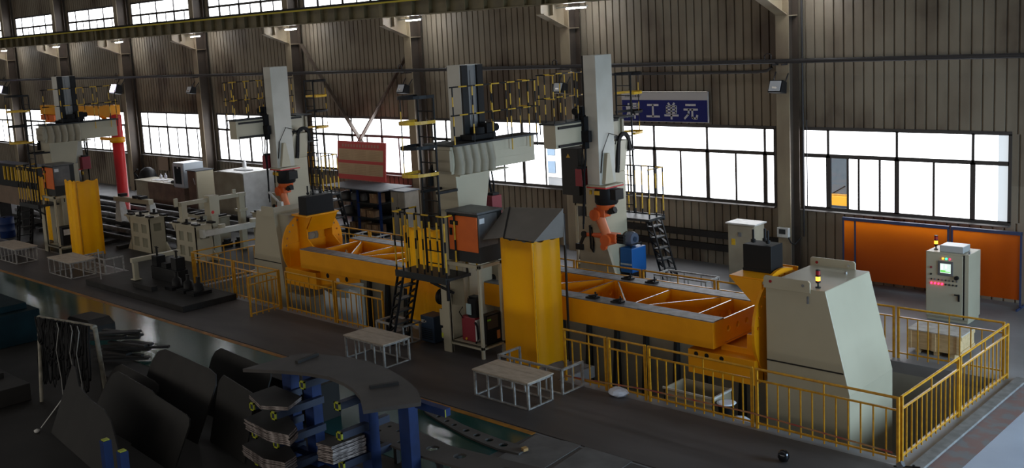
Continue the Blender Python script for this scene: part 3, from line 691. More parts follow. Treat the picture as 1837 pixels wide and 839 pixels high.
# ================================================================= things at the right end
t = thing('control_cabinet', 'tall grey control cabinet with lit screen and red buttons, before orange screen', 'control cabinet', (-9.0,24.85,0))
G().box(-9.52,-8.50,24.45,25.22,.08,1.70).box(-9.50,-8.52,24.48,25.2,0,.08).build('cabinet_body', CREAM, t, .012)
d = G().box(-9.50,-8.64,24.425,24.45,.12,1.66).build('cabinet_door', CREAM, t, .006)
G().box(-8.63,-8.60,24.44,24.45,.10,1.68).build('door_gap', BLACK, t)
G().box(-9.22,-8.66,24.52,24.98,1.70,1.86).build('roof_box', mat('pale_grey_paint',(.45,.45,.44),.4), t, .015)
for dx in (-8.58,-8.56): G().tube((dx+.02,24.6,1.70),(dx+.02,24.6,1.75),.012).build('lifting_eye', STEEL, t)
sc = G().box(-9.22,-8.86,24.405,24.425,1.14,1.50).build('screen_bezel', GREYBOX, t, .01)
G().box(-9.16,-8.91,24.40,24.405,1.21,1.44).build('screen', mat('lit_screen', (.6,.7,.6), .2, emit=(.72,.86,.78), estr=.85), sc)
G().box(-9.15,-9.03,24.398,24.40,1.25,1.28).box(-9.15,-8.92,24.398,24.40,1.23,1.25).build('screen_bar', mat('green_pixels', (.1,.6,.1), .3, emit=(.2,.75,.12), estr=.8), sc)
G().box(-9.14,-9.09,24.398,24.40,1.30,1.41).box(-9.04,-9.0,24.398,24.40,1.33,1.41).build('screen_window', mat('screen_white', (.9,.9,.9), .3, emit=(.95,1,.97), estr=1.0), sc)
LR = mat('red_led', (1,.02,.08), .3, emit=(1,.015,.07), estr=7); LG = mat('green_led', (.02,1,.5), .3, emit=(.03,1,.42), estr=4); LO = mat('orange_led', (1,.4,.02), .3, emit=(1,.32,.02), estr=5)
for x, m, n in ((-9.10,LO,'orange_lamp'),(-9.02,LG,'green_lamp'),(-8.94,mat('crimson_led',(.7,.03,.1),.3,emit=(1,.03,.12),estr=2),'red_lamp')):
    G().tube((x,24.405,1.56),(x,24.425,1.56),.022,n=12).build(n, m, d)
for k in range(8):
    x = -9.37+.085*k
    G().tube((x,24.405,1.03),(x,24.425,1.03),.020,n=10).build('push_button', STEEL if k % 2 else DKGREY, d)
    G().tube((x,24.40,.93),(x,24.425,.93),.021,n=10).build('push_button', LR if k < 4 else DKGREY, d)
G().tube((-9.38,24.40,1.32),(-9.38,24.425,1.32),.026).build('emergency_button', MAROON, d); G().tube((-9.38,24.40,1.15),(-9.38,24.425,1.15),.022).build('key_switch', BLACK, d)
G().tube((-8.77,24.36,1.12),(-8.77,24.425,1.12),.05,n=14).build('rotary_switch', BLACK, d)
G().box(-8.74,-8.70,24.40,24.425,.55,.72).box(-8.82,-8.70,24.38,24.40,.69,.72).build('door_handle', BLACK, d)
stack_light(t, -9.38, 24.72, 1.70)
# crate
t = thing('wooden_crate', 'low pine shipping crate with whitish top behind the back fence', 'crate', (-8.3,22.2,0))
G().box(-8.86,-7.72,21.76,22.56,.10,.50).build('crate_box', WOOD, t, .004)
for x in (-8.86,-8.33,-7.80): G().box(x,x+.08,21.735,21.76,.10,.50).build('crate_batten', WOOD, t)
for z in (.10,.42): G().box(-7.72,-7.70,21.76,22.56,z,z+.08).build('crate_batten', WOOD, t)
G().box(-8.88,-7.70,21.74,22.58,.50,.525).build('crate_lid', mat('dusty_white_board', (.55,.52,.48), .7, col2=(.38,.34,.29), scale=6), t)
for x in (-8.7,-8.3,-7.95): G().box(x,x+.1,21.78,22.54,0,.10).build('skid', WOOD, t)
# orange welding screens with blue frame
ORSCR = bpy.data.materials.new('orange_translucent_screen'); ORSCR.use_nodes = True; nt = ORSCR.node_tree; b_ = nt.nodes['Principled BSDF']
b_.inputs['Base Color'].default_value = (.55,.075,.003,1); b_.inputs['Roughness'].default_value = .35
tl_ = nt.nodes.new('ShaderNodeBsdfTranslucent'); tl_.inputs['Color'].default_value = (.90,.22,.005,1); mx_ = nt.nodes.new('ShaderNodeMixShader'); mx_.inputs[0].default_value = .45
o_ = nt.nodes['Material Output']; nt.links.new(b_.outputs[0], mx_.inputs[1]); nt.links.new(tl_.outputs[0], mx_.inputs[2]); nt.links.new(mx_.outputs[0], o_.inputs['Surface'])
FRB = mat('steel_blue_frame', (.03,.045,.11), .5)
for (x0, x1, lab) in ((-12.62,-9.72,'orange translucent welding screen in blue frame, behind the lit stack lamp'), (-9.66,-7.95,'narrower orange translucent welding screen right of the control cabinet')):
    t = thing('welding_screen', lab, 'welding screen', ((x0+x1)/2,26.5,0), 'orange welding screens')
    f = G()
    for x in (x0,x1-.04): f.box(x,x+.04,26.46,26.50,0,1.93)
    f.box(x0,x1,26.44,26.52,1.87,1.95).box(x0,x0+.04,26.2,26.75,0,.05).box(x1-.04,x1,26.2,26.75,0,.05)
    if x0 < -12: f.box(x0+.34,x0+.38,26.46,26.5,0,1.9)
    f.build('screen_frame', FRB, t)
    n = 40; vs = []
    for z in (.22,1.88): vs += [(x0+.04+(x1-x0-.08)*i/n, 26.49+.004*math.sin(i*.5), z) for i in range(n+1)]
    G().add(vs, [(i,i+1,n+2+i,n+1+i) for i in range(n)], 0, True).build('screen_sheet', ORSCR, t, fix=False)
# grey cabinet, meter, blue welder
t = thing('wall_cabinet', 'grey-beige electrical cabinet with pale top left of the first wall column', 'cabinet', (-14.9,25.2,0))
G().box(-15.35,-14.50,24.95,25.5,.06,1.78).box(-15.33,-14.52,24.97,25.48,0,.06).build('cabinet_body', CREAM_D, t, .01)
G().box(-15.40,-14.45,24.9,25.55,1.78,1.82).build('cabinet_top', WHITEP, t)
dd = G().box(-15.32,-14.53,24.925,24.95,.10,1.74).build('cabinet_door', CREAM_D, t)
G().box(-15.0,-14.9,24.91,24.925,1.44,1.56).build('door_lock', STEEL, dd); G().box(-15.22,-15.10,24.915,24.925,1.18,1.36).build('warning_sticker', SAFEY, dd)
t = thing('meter_box', 'small white meter box fixed to the yellowish wall column', 'meter', (-14.3,26.25,1.25))
G().box(-14.47,-14.12,26.16,26.30,1.26,1.54).build('meter_case', WHITEP, t, .01); G().box(-14.40,-14.20,26.15,26.16,1.36,1.50).build('meter_window', DKGREY, t)
G().path([(-14.15,26.2,1.3),(-14.05,26.2,1.12),(-13.98,26.3,1.06),(-13.95,26.6,1.2)], .02).build('meter_cable', BLACK, t)
t = thing('welding_power_source', 'bright blue welding machine on the floor beside the black steps', 'welder', (-17.9,23.85,0))
G().box(-18.14,-17.70,23.5,24.2,.32,1.05).build('welder_case', WELDBLUE, t, .02); G().box(-18.12,-17.72,23.49,23.5,.55,.60).build('stripe', WHITEP, t)
for x in (-18.12,-17.8): G().box(x,x+.08,23.52,24.18,0,.32).build('welder_foot', BLACK, t)
G().path([(-17.8,23.6,1.05),(-17.8,23.6,1.14),(-17.8,24.1,1.14),(-17.8,24.1,1.05)], .018).build('carry_handle', BLACK, t)
t = thing('wire_spool', 'pale plastic wire spool cover above the blue welding machine', 'spool', (-18.0,23.85,1.05))
G().lathe([(.20,0),(.22,.05),(.22,.22),(.20,.28)], (-18.12,23.85,1.27), 'x', 24).build('spool_cover', mat('bluish_clear_plastic', (.10,.12,.17), .25), t); G().lathe([(.08,-.02),(.08,.30)], (-18.12,23.85,1.27), 'x', 16).build('spool_core', NAVY, t)
def tray(name, lab, cat, x0, x1, y0, y1, z, open_side=None, board=None, nv=4, nd=2, z0=0.0, grp=None):
    """white square-tube frame: corner legs, rails, uprights, optional boards on top"""
    t = thing(name, lab, cat, ((x0+x1)/2,(y0+y1)/2,z0), grp)
    s = .022
    for x in (x0,x1):
        for y in (y0,y1): G().box(x-s,x+s,y-s,y+s,z0,z).build('leg', FRAMEW, t)
    sides = {'f':((x0,y0),(x1,y0)), 'b':((x0,y1),(x1,y1)), 'l':((x0,y0),(x0,y1)), 'r':((x1,y0),(x1,y1))}
    for k, (a, b) in sides.items():
        if open_side and k in open_side: continue
        for zz in (z0+.02, z-.02): G().bar((*a,zz),(*b,zz),2*s,2*s).build('rail', FRAMEW, t)
        n = nv if k in 'fb' else nd
        for j in range(1, n):
            c = V((*a,0))+(V((*b,0))-V((*a,0)))*j/n; G().bar((c.x,c.y,z0+.02),(c.x,c.y,z-.02),1.4*s,1.4*s,up=(0,1,0)).build('upright', FRAMEW, t)
    if board:
        m = (y0+y1)/2 + .12*(y1-y0)
        G().box(x0-.04,x1+.04,y0-.04,m-.004,z,z+.025).build('board', BOARD, t); G().box(x0-.04,x1+.04,m+.004,y1+.04,z,z+.025).build('board', BOARD, t)
    return t
tray('step_bench', 'board-topped white frame bench right of the yellow floor line', 'bench', -14.78,-13.29,14.10,14.80,.56,board=True,nv=4)
tray('step_bench', 'board-topped white frame bench at the foot of the black steps', 'bench', -19.15,-17.75,14.12,14.86,.56,board=True,nv=4)
tray('step_bench', 'distant board-topped white frame bench before the yellow curtain', 'bench', -36.0,-34.25,14.12,14.95,.56,board=True,nv=4)
tray('step_bench', 'distant white frame bench below the far-left dark steps', 'bench', -40.9,-38.75,14.05,14.8,.56,board=True,nv=6)
tray('floor_barrier', 'open white tube frame on the floor at the tall central curtain', 'frame', -15.1,-13.31,15.16,15.82,.56,open_side='b',nv=4)
tray('floor_barrier', 'open white tube frame at the distant yellow curtain', 'frame', -35.3,-33.8,15.1,15.75,.56,open_side='b',nv=4)
tray('floor_barrier', 'open white tube frame behind the black steps', 'frame', -19.75,-18.75,15.55,16.1,.50,nv=2)
tray('floor_barrier', 'white tube frame on the floor beyond the beam frame, by the black steps', 'frame', -16.7,-15.0,23.2,23.85,.5,nv=3)
tray('low_table', 'low white table behind the yellow back fence, below the shelf table', 'table', -29.6,-28.4,22.6,23.3,.55,board=False,nv=2)
# ---- equipment of the central station
t = thing('chiller_unit', 'dark blue cooling unit on the floor right of the black steps', 'chiller', (-18.3,16.3,0))
G().box(-18.62,-18.14,16.02,16.45,.04,.70).build('case', NAVY, t, .02); G().box(-18.58,-18.45,16.015,16.02,.52,.60).box(-18.50,-18.40,16.015,16.02,.54,.58).build('badge', FRAMEW, t)
gr = G()
for k in range(6): gr.box(-18.58,-18.2,16.012,16.02,.12+.05*k,.14+.05*k)
gr.build('grille', BLACK, t)
t = thing('wire_feed_unit', 'maroon wire-feed machine on the shelf of the cream frame', 'welder', (-16.95,16.2,.30))
G().box(-17.18,-16.72,16.05,16.42,.30,.90).build('case', MAROON, t, .03); G().tube((-17.02,16.03,.36),(-17.02,16.05,.36),.03).build('knob', SAFEY, t)
G().box(-16.72,-16.66,16.05,16.3,.34,.84).build('side_plate', WHITEP, t); G().path([(-16.68,16.02,.80),(-16.58,15.98,.74),(-16.56,15.98,.45),(-16.66,16.0,.32)], .025).path([(-17.1,16.03,.85),(-17.16,15.98,1.0),(-17.0,15.95,1.15)], .012).build('hose', RUBBER, t)
t = thing('welding_mask', 'black welding mask with pale visor resting on the maroon machine', 'mask', (-16.85,16.2,.90))
m = G(); 
m.add([(-16.98+.30*u, 16.10+.05*math.cos(PI*(u-.5))*-1.6, .90+.46*w) for w in (0,.35,.7,1) for u in (0,.2,.4,.6,.8,1)], [(r*6+i, r*6+i+1, (r+1)*6+i+1, (r+1)*6+i) for r in range(3) for i in range(5)], 0, True)
m.box(-16.96,-16.70,16.12,16.30,1.24,1.38).box(-16.97,-16.94,16.08,16.28,.90,1.3).box(-16.72,-16.69,16.08,16.28,.90,1.3).build('mask_shell', BLACK, t)
G().box(-16.92,-16.77,15.985,16.01,.98,1.24).build('visor', mat('pale_visor', (.34,.45,.47), .2), t)
t = thing('power_supply', 'black power supply with green stripe on the cream frame by the curtain', 'power supply', (-16.6,16.3,.30))
G().box(-16.55,-16.36,16.06,16.60,.30,1.0).build('case', BLACK, t, .01); G().box(-16.36,-16.352,16.10,16.22,.86,.90).build('stripe', mat('green_stripe',(.20,.55,.03),.4), t); G().box(-16.36,-16.352,16.40,16.5,.38,.58).build('label_plate', mat('orange_label',(.5,.2,.06),.5), t); G().box(-16.36,-16.354,16.1,16.45,.66,.96).build('front_panel', mat('brown_panel_front',(.06,.045,.035),.4), t)
t = thing('junction_box', 'small grey box with yellow sticker on the cream frame post', 'junction box', (-17.6,15.86,.3))
G().box(-17.72,-17.58,15.86,16.02,.62,1.02).box(-17.70,-17.60,15.87,16.0,.30,.55).build('box', CREAM, t, .008); G().box(-17.68,-17.60,15.85,15.87,.34,.44).build('sticker', mat('lime_sticker',(.55,.6,.05),.5), t)
t = thing('cable_reel', 'black round cable reel hanging beside the cream frame post', 'cable reel', (-17.95,16.18,.95))
G().lathe([(.20,0),(.20,.05),(.08,.05),(.08,.12),(.20,.12),(.20,.17)], (-17.98,16.18,1.22), 'x', 24).build('reel', BLACK, t)
# same distant kit, seen small
t = thing('power_supply', 'distant black power supply on the cream frame near the red post', 'power supply', (-39.4,16.25,.3))
G().box(-39.75,-39.2,16.0,16.5,.30,1.0).build('case', BLACK, t, .01); G().box(-39.2,-39.19,16.05,16.35,.70,.92).box(-39.2,-39.19,16.3,16.42,.4,.56).build('label_plate', WHITEP, t)
# ---- pit contents seen through the front fence
t = thing('open_scrap_bin', 'open beige sheet-metal bin in the pit behind the front fence', 'bin', (-10.9,16.5,-.5))
for a in ((-11.55,-10.4,16.24,16.27),(-11.55,-10.4,16.9,16.93),(-11.55,-11.52,16.24,16.93),(-10.43,-10.40,16.24,16.93)): G().box(*a,-.6,.22).build('bin_side', CREAM_D, t)
G().box(-11.55,-10.4,16.24,16.93,-.62,-.58).build('bin_bottom', CREAM_D, t); G().box(-11.57,-10.38,16.22,16.25,.20,.24).box(-10.42,-10.38,16.22,16.95,.20,.24).build('bin_rim', WHITEP, t)
t = thing('bin_stand', 'rough steel stand in the pit carrying the beige scrap bin', 'stand', (-10.95,16.6,-2.1))
G().box(-11.5,-10.5,16.3,16.9,-.66,-.62).build('stand_top', DARKST, t)
for x in (-11.45,-10.55):
    for y in (16.33,16.87): G().box(x-.03,x+.03,y-.03,y+.03,-2.1,-.66).build('leg', DARKST, t)
def bag(x, y, z, r, lab, m):
    g = G(); rnd = random.Random(x); n, k = 12, 7; rows = []
    for i in range(k+1):
        th = PI*i/k; rows.append([(x+r*1.25*math.sin(th)*math.cos(2*PI*j/n)*(1+.25*rnd.random()), y+r*math.sin(th)*math.sin(2*PI*j/n)*(1+.25*rnd.random()), z+r*.55*(1-math.cos(th))*(1+.1*rnd.random())) for j in range(n)])
    vs = [v for R in rows for v in R]
    g.add(vs, [(i*n+j,i*n+(j+1)%n,(i+1)*n+(j+1)%n,(i+1)*n+j) for i in range(k) for j in range(n)])
    return single(g, 'plastic_bag', m, lab, 'bag')
bag(-12.35, 15.78, .0, .16, 'crumpled white bag on the track edge below the gate leaf', PLASTIC)
G_ = G().box(-20.5,-9.85,16.1,16.5,-.25,-.20); G_.box(-20.5,-9.85,16.1,16.14,-.9,-.25)
struct(G_, 'trim_pit_ledge', PITC)
bag(-9.85, 16.32, -.2, .14, 'crumpled clear film bag in the pit right of the beige bin', PLASTIC)
t = thing('rubbish_bin', 'small black rubbish bucket in the pit beside the beige bin', 'bucket', (-10.1,16.5,-.2))
G().lathe([(.13,-.2),(.17,.14),(.18,.15),(.15,.10)], (-10.18,16.36,0), 'z', 18).build('bucket', BLACK, t); G().lathe([(.16,.13),(.19,.16),(.14,.17)], (-10.18,16.36,0), 'z', 18).build('liner', PLASTIC, t)
t = thing('hanging_sheet', 'pale blue-white sheet panel hanging below the yellow arm in the pit', 'panel', (-23.6,17.6,-1.2))
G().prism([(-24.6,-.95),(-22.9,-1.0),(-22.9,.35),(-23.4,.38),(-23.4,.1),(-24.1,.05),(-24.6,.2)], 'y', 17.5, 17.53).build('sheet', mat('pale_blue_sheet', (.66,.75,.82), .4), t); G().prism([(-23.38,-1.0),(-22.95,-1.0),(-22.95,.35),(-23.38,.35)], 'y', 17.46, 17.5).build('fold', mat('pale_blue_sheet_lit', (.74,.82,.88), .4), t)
t = thing('pit_pedestal', 'grey concrete pedestal under the round yellow disc', 'pedestal', (-25.4,18.2,-2.1))
G().box(-26.0,-24.9,17.2,19.2,-2.1,-.05).build('block', PITC, t, .02); G().box(-26.0,-24.9,17.2,19.2,-.05,0).build('cap', PITC, t)
# ================================================================= along the window wall
# wall sign: the four characters drawn stroke by stroke
t = thing('wall_sign', 'blue and white wall sign with four large white characters above the windows', 'sign', (-18.8,26.9,4.45))
SX0, SX1, SZ0, SZ1 = -20.45, -17.15, 4.44, 5.40
G().box(SX0,SX1,26.88,26.94,SZ0,SZ1).build('sign_panel', mat('sign_white', (.42,.40,.40), .4), t)
G().box(SX0+.02,SX1-.02,26.872,26.88,SZ0+.02,5.14).build('sign_field', mat('sign_blue', (.016,.020,.13), .5, spec=.15), t)
LET = mat('sign_lettering', (.50,.48,.50), .4)
def glyph(name, strokes, cx, cz, w, h, th, m=LET):
    g = G()
    for s in strokes:
        for a, b in zip(s, s[1:]): g.bar((cx+(a[0]-.5)*w, 26.868, cz+(a[1]-.5)*h), (cx+(b[0]-.5)*w, 26.868, cz+(b[1]-.5)*h), .008, th, up=(0,1,0)) if False else strokebar(g, (cx+(a[0]-.5)*w, cz+(a[1]-.5)*h), (cx+(b[0]-.5)*w, cz+(b[1]-.5)*h), th)
    g.build(name, m, t)
def strokebar(g, a, b, th, y0=26.862, y1=26.872):
    d = V((b[0]-a[0], b[1]-a[1])); d.normalize(); n = V((-d.y, d.x))*th/2; e = d*th*.3
    g.prism([(a[0]-e.x-n.x,a[1]-e.y-n.y),(b[0]+e.x-n.x,b[1]+e.y-n.y),(b[0]+e.x+n.x,b[1]+e.y+n.y),(a[0]-e.x+n.x,a[1]-e.y+n.y)], 'y', y0, y1)
HAN = [[(.06,.74),(.10,.55)],[(.36,.80),(.30,.60)],[(.21,.95),(.21,.5),(.05,.05)],[(.22,.42),(.36,.18)],[(.50,.95),(.92,.95),(.92,.58),(.50,.58),(.50,.95)],[(.50,.77),(.92,.77)],[(.46,.44),(.96,.44)],[(.42,.25),(1.0,.25)],[(.70,.44),(.70,-.02)]]
GONG = [[(.10,.88),(.90,.88)],[(.5,.88),(.5,.12)],[(.02,.12),(.98,.12)]]
DAN = [[(.28,1.0),(.38,.86)],[(.72,1.0),(.62,.86)],[(.16,.80),(.84,.80),(.84,.38),(.16,.38),(.16,.80)],[(.16,.59),(.84,.59)],[(.5,.80),(.5,-.02)],[(.0,.20),(1.0,.20)]]
YUAN = [[(.16,.90),(.84,.90)],[(.02,.60),(.98,.60)],[(.36,.60),(.33,.30),(.05,.02)],[(.62,.60),(.62,.10),(.70,.03),(.92,.03),(.97,.22)]]
for nm, st, cx in (('character', HAN, -20.02), ('character', GONG, -19.20), ('character', DAN, -18.49), ('character', YUAN, -17.77)):
    glyph(nm, st, cx, 4.80, .50, .48, .062)
# small company line on the white band
SML = mat('sign_small_print', (.10,.10,.13), .5)
minis = [[[(.5,1),(.5,.3)],[(.2,.3),(.8,.3)],[(.1,0),(.9,0)]]] + [DAN, GONG, YUAN, DAN, HAN] + [[[(.1,.95),(.95,.95)],[(.15,.95),(.15,.5),(.0,.0)]]]
for k, st in enumerate(minis):
    g = G()
    for s in st:
        for a, b in zip(s, s[1:]): strokebar(g, (-20.27+.098*k+(a[0]-.5)*.075, 5.27+(a[1]-.5)*.075), (-20.27+.098*k+(b[0]-.5)*.075, 5.27+(b[1]-.5)*.075), .009, 26.872, 26.88)
    g.build('small_character', SML, t)
G().box(SX0,SX1,26.86,26.96,5.40,5.42).build('sign_top_edge', CHROME, t)
# red notice board leaning on the shelf table
t = thing('notice_board', 'large tilted red-edged notice board with two tan panels', 'notice board', (-33.1,25.8,1.90))
def nb(x0, x1, z0, z1, d, th=.03):   # leaning back: y grows with height
    f = lambda z: 25.72+(z-1.95)*.14
    sh = lambda z: -(z-1.95)*.06
    return [(x0+sh(z0),f(z0)-d,z0),(x1+sh(z0),f(z0)-d,z0),(x1+sh(z1),f(z1)-d,z1),(x0+sh(z1),f(z1)-d,z1)], [(x0+sh(z0),f(z0)-d+th,z0),(x1+sh(z0),f(z0)-d+th,z0),(x1+sh(z1),f(z1)-d+th,z1),(x0+sh(z1),f(z1)-d+th,z1)]
NBR = mat('notice_red', (.60,.075,.07), .5); NBT = mat('notice_tan', (.62,.45,.27), .6, col2=(.52,.37,.22), scale=2)
G().loft(*nb(-34.62,-31.48,1.903,3.45,0,.05)).build('board', NBR, t)
for z0, z1 in ((2.10,2.56),(2.68,3.14)):
    p = G().loft(*nb(-34.52,-31.62,z0,z1,.004,.004)).build('text_panel', NBT, t)
    tx = G()
    for r in range(6):
        for c in range(3):
            w = .62+.18*((r*3+c*5) % 3)/3; tx.loft(*nb(-34.40+.95*c,-34.40+.95*c+w,z0+.05+.065*r,z0+.068+.065*r,.006,.002))
    tx.build('text_line', mat('notice_print', (.45,.31,.18), .6), p)
hd = G()
for k in range(13): hd.loft(*nb(-34.30+.19*k,-34.18+.19*k,3.22,3.34,.004,.003))
hd.build('heading_character', mat('notice_heading', (.50,.22,.17), .6), t)
# shelf table below it
t = thing('shelf_rack', 'blue-legged steel shelf table below the red notice board', 'shelf', (-31.7,24.6,0))
G().box(-33.5,-29.75,24.0,25.6,1.86,1.90).build('table_top', mat('bluish_steel_top', (.085,.095,.11), .65, .0, col2=(.06,.068,.08), scale=3), t)
for x in (-33.2,-31.5,-30.15):
    for y in (24.3,25.3): G().box(x-.04,x+.04,y-.04,y+.04,0,1.86).build('leg', BLUE, t)
for z in (.12,.72,1.30): G().box(-33.24,-30.11,24.26,25.34,z,z+.03).build('shelf_board', DKGREY, t)
G().box(-33.24,-30.11,25.30,25.33,.1,1.8).build('back_panel', DKGREY, t)
rr = random.Random(3)
spots = [(-31.35,.75,.40,.30,'left of a row on the middle shelf'),(-30.85,.75,.40,.26,'at the right on the middle shelf'),(-30.6,1.33,.44,.36,'alone at the right on the top shelf'),(-32.0,.15,.36,.32,'first on the bottom shelf'),(-31.5,.15,.38,.36,'second on the bottom shelf'),(-31.05,.15,.38,.30,'third on the bottom shelf'),(-30.6,.15,.36,.32,'last on the bottom shelf')]
for x, z, w, h, where in spots:
    t = thing('cardboard_box', 'brown cardboard box '+where+' of the shelf table', 'box', (x,24.55,z), 'cardboard boxes in the shelf table')
    G().box(x-w/2,x+w/2,24.34,24.75,z,z+h).build('carton', CARD, t, .004); G().box(x-.03,x+.03,24.335,24.34,z+h*.55,z+h).build('packing_tape', mat('tan_tape',(.34,.24,.13),.4), t)
for x, z, r, lab in ((-32.7,1.33,.2,'dark round canister at the left of the top shelf'),(-32.1,1.33,.17,'dark round canister at the middle of the top shelf'),(-32.6,.75,.24,'grey canister on the middle shelf'),(-31.55,1.33,.15,'grey-green canister near the middle leg, top shelf')):
    single(G().lathe([(r,0),(r*1.02,.02),(r*1.02,.26),(r*.6,.30),(.05,.31)], (x,24.65,z), 'z', 18), 'canister', GREYBOX, lab+' of the shelf table', 'canister', 'canisters in the shelf table')
t = thing('steel_locker', 'grey-beige steel locker right of the shelf table', 'locker', (-29.1,24.8,0))
G().box(-29.72,-28.92,24.5,25.2,.05,1.84).box(-29.7,-28.94,24.52,25.18,0,.05).build('locker_body', mat('locker_grey', (.25,.225,.185), .5, col2=(.17,.15,.12), scale=2), t, .01)
G().box(-29.76,-28.88,24.46,25.24,1.84,1.88).build('locker_top', mat('bluish_steel_top', (.2,.2,.2)), t)
for x0, x1 in ((-29.70,-29.33),(-29.31,-28.94)): 
    d = G().box(x0,x1,24.48,24.5,.10,1.80).build('locker_door', MATS['locker_grey'], t); G().box(x1-.07 if x0 < -29.5 else x0+.02,x1-.03 if x0 < -29.5 else x0+.06,24.46,24.48,.95,1.25).build('handle', BLACK, d)
G().box(-29.66,-29.56,24.475,24.48,1.42,1.6).build('sticker', SAFEY, t)
# floodlights on the columns
LITV = mat('violet_white_lamp', (.9,.85,1), .2, emit=(.72,.62,1), estr=22)
OFFL = mat('unlit_lamp_glass', (.5,.52,.55), .08)
for c, lit, lab in ((-14.3,0,'unlit floodlight on the yellowish column right of the sign'),(-22.3,0,'floodlight on the column behind the central ram'),(-30.3,0,'unlit floodlight on the column over the caged ladder'),(-46.3,0,'unlit floodlight on the column left of the hanging ram'),(-54.3,1,'lit violet-white floodlight above the yellow jib arm'),(-70.3,1,'lit violet-white floodlight at the far left of the hall')):
    t = thing('floodlight', lab, 'floodlight', (c+.05,25.95,5.45), 'floodlights on the wall columns')
    G().prism([(25.72,5.46),(26.05,5.40),(26.08,5.72),(25.86,5.80)], 'x', c-.16, c+.26).build('lamp_housing', BLACK, t, .015)
    G().loft([(c-.12,25.715,5.50),(c+.22,25.715,5.50),(c+.22,25.84,5.77),(c-.12,25.84,5.77)], [(c-.12,25.70,5.505),(c+.22,25.70,5.505),(c+.22,25.825,5.775),(c-.12,25.825,5.775)]).build('lamp_glass', LITV if lit else OFFL, t)
    if not lit: G().box(c-.02,c+.12,25.73,25.75,5.56,5.62).build('lamp_tube', CHROME, t)
    for q in ((c-.2,26.28,6.0,c-.14),(c+.19,26.28,5.95,c+.22)): G().tube(q[:3],(q[3],25.95,5.6),.02,n=8).build('bracket', PIPEM, t)
    if lit: t.scale = (1.5,1.3,1.5)
# fluorescent tubes under the girder
FL = mat('fluorescent_tube', (1,1,1), .3, emit=(.95,.97,1), estr=150)
for i, c in enumerate(COLS[:8]):
    t = thing('fluorescent_light', 'lit fluorescent batten under the crane girder, column %s from the right' % ('first second third fourth fifth sixth seventh eighth'.split()[i]), 'light', (c+.9,25.95,8.15), 'fluorescent battens under the crane girder')
    G().box(c+.03,c+1.3,25.91,25.99,8.22,8.26).build('batten', WHITEP, t); G().tube((c+.42,25.95,8.19),(c+1.25,25.95,8.19),.016,n=8).build('tube', FL, t)
# ---- cabinets along the wall further left
t = thing('work_cabinet', 'low brown and beige cabinet with papers on top near the red post', 'cabinet', (-48.3,25.1,0))
G().box(-50.3,-49.0,24.55,25.6,0,1.03).build('pale_unit', CREAM_D, t); G().box(-48.98,-46.4,24.55,25.6,0,1.05).build('brown_unit', BROWNCAB, t); G().box(-50.35,-46.35,24.5,25.65,1.05,1.09).build('cabinet_top', CREAM_D, t)
for x, y, m, nm, lab in ((-48.6,25.0,PAPER,'paper_stack','loose white papers on the low brown cabinet'),(-47.2,24.9,PAPER,'paper_stack','white papers at the right end of the low brown cabinet')):
    single(G().box(x-.5,x+.35,y-.2,y+.2,1.09,1.11).box(x-.3,x+.55,y-.1,y+.3,1.11,1.125), nm, m, lab, 'paper')
single(G().box(-46.9,-46.45,24.7,25.1,1.09,1.19).box(-46.85,-46.5,24.75,25.05,1.19,1.22), 'helmet_case', BLACK, 'black case at the end of the low brown cabinet', 'case')
for x, z in ((-49.2,.24),(-48.7,.30)):
    single(G().lathe([(.07,0),(.075,z*.6),(.03,z*.8),(.03,z)], (x,25.4,1.09), 'z', 12), 'bottle', PLASTIC, ('taller' if z > .25 else 'shorter')+' clear bottle standing on the low brown cabinet', 'bottle')
t = thing('display_cabinet', 'bluish-white cabinet with dark glass door beside the low brown cabinet', 'cabinet', (-45.6,24.9,0))
G().box(-46.15,-45.15,24.5,25.55,.95,2.17).build('upper_body', mat('bluish_white_paint', (.50,.56,.62), .35), t, .01); G().box(-46.2,-45.2,24.45,25.5,.0,.95).build('lower_body', BROWNCAB, t)
d = G().box(-46.15,-45.18,24.46,24.5,1.0,2.13).build('door', MATS['bluish_white_paint'], t, .008); G().box(-45.98,-45.36,24.45,24.46,1.15,2.0).build('door_glass', GLASSDK, d); G().box(-45.7,-45.6,24.445,24.45,1.9,1.98).build('door_badge', PAPER, d)
t = thing('floor_cabinet', 'narrow brown cabinet with grey top right of the glass-door cabinet', 'cabinet', (-44.3,24.9,0))
G().box(-44.85,-44.12,24.5,25.4,0,1.83).build('body', BROWNCAB, t, .01); G().box(-44.9,-44.0,24.45,25.45,1.83,1.87).build('top', mat('bluish_steel_top', (.2,.2,.2)), t); G().box(-44.11,-44.0,24.5,25.4,0,1.82).build('side', CREAM, t); G().bar((-44.3,24.49,1.5),(-44.18,24.49,1.2),.02,.05).build('handle', WHITEP, t)
t = thing('equipment_box', 'big beige boxed unit with pale top left of the distant hanging ram', 'cabinet', (-41.0,25.3,0))
G().box(-42.1,-39.98,24.5,26.1,0,1.93).build('body', BROWNCAB if False else CREAM_D, t, .012); G().box(-42.1,-39.96,24.48,26.12,1.93,1.97).build('top', WHITEP, t); G().box(-39.98,-39.93,24.52,26.1,.02,1.92).build('side_panel', mat('pale_side_panel', (.52,.53,.52), .45, col2=(.42,.42,.41), scale=3), t)
G().box(-41.5,-40.5,25.0,25.4,1.97,2.0).build('top_strip', DKGREY, t); G().box(-42.6,-42.12,24.6,25.6,0,1.9).build('side_unit', CREAM_D, t)
single(G().lathe([(.09,0),(.09,.22),(.05,.3),(.05,.34)], (-42.0,25.9,1.97), 'z', 12), 'spray_bottle', PAPER, 'white bottle on top of the big beige boxed unit', 'bottle')
single(G().box(-52.3,-51.25,26.93,26.96,1.18,1.93), 'wall_chart', mat('tan_chart', (.30,.225,.17), .7), 'tan paper chart on the wall above the low cabinet', 'poster')
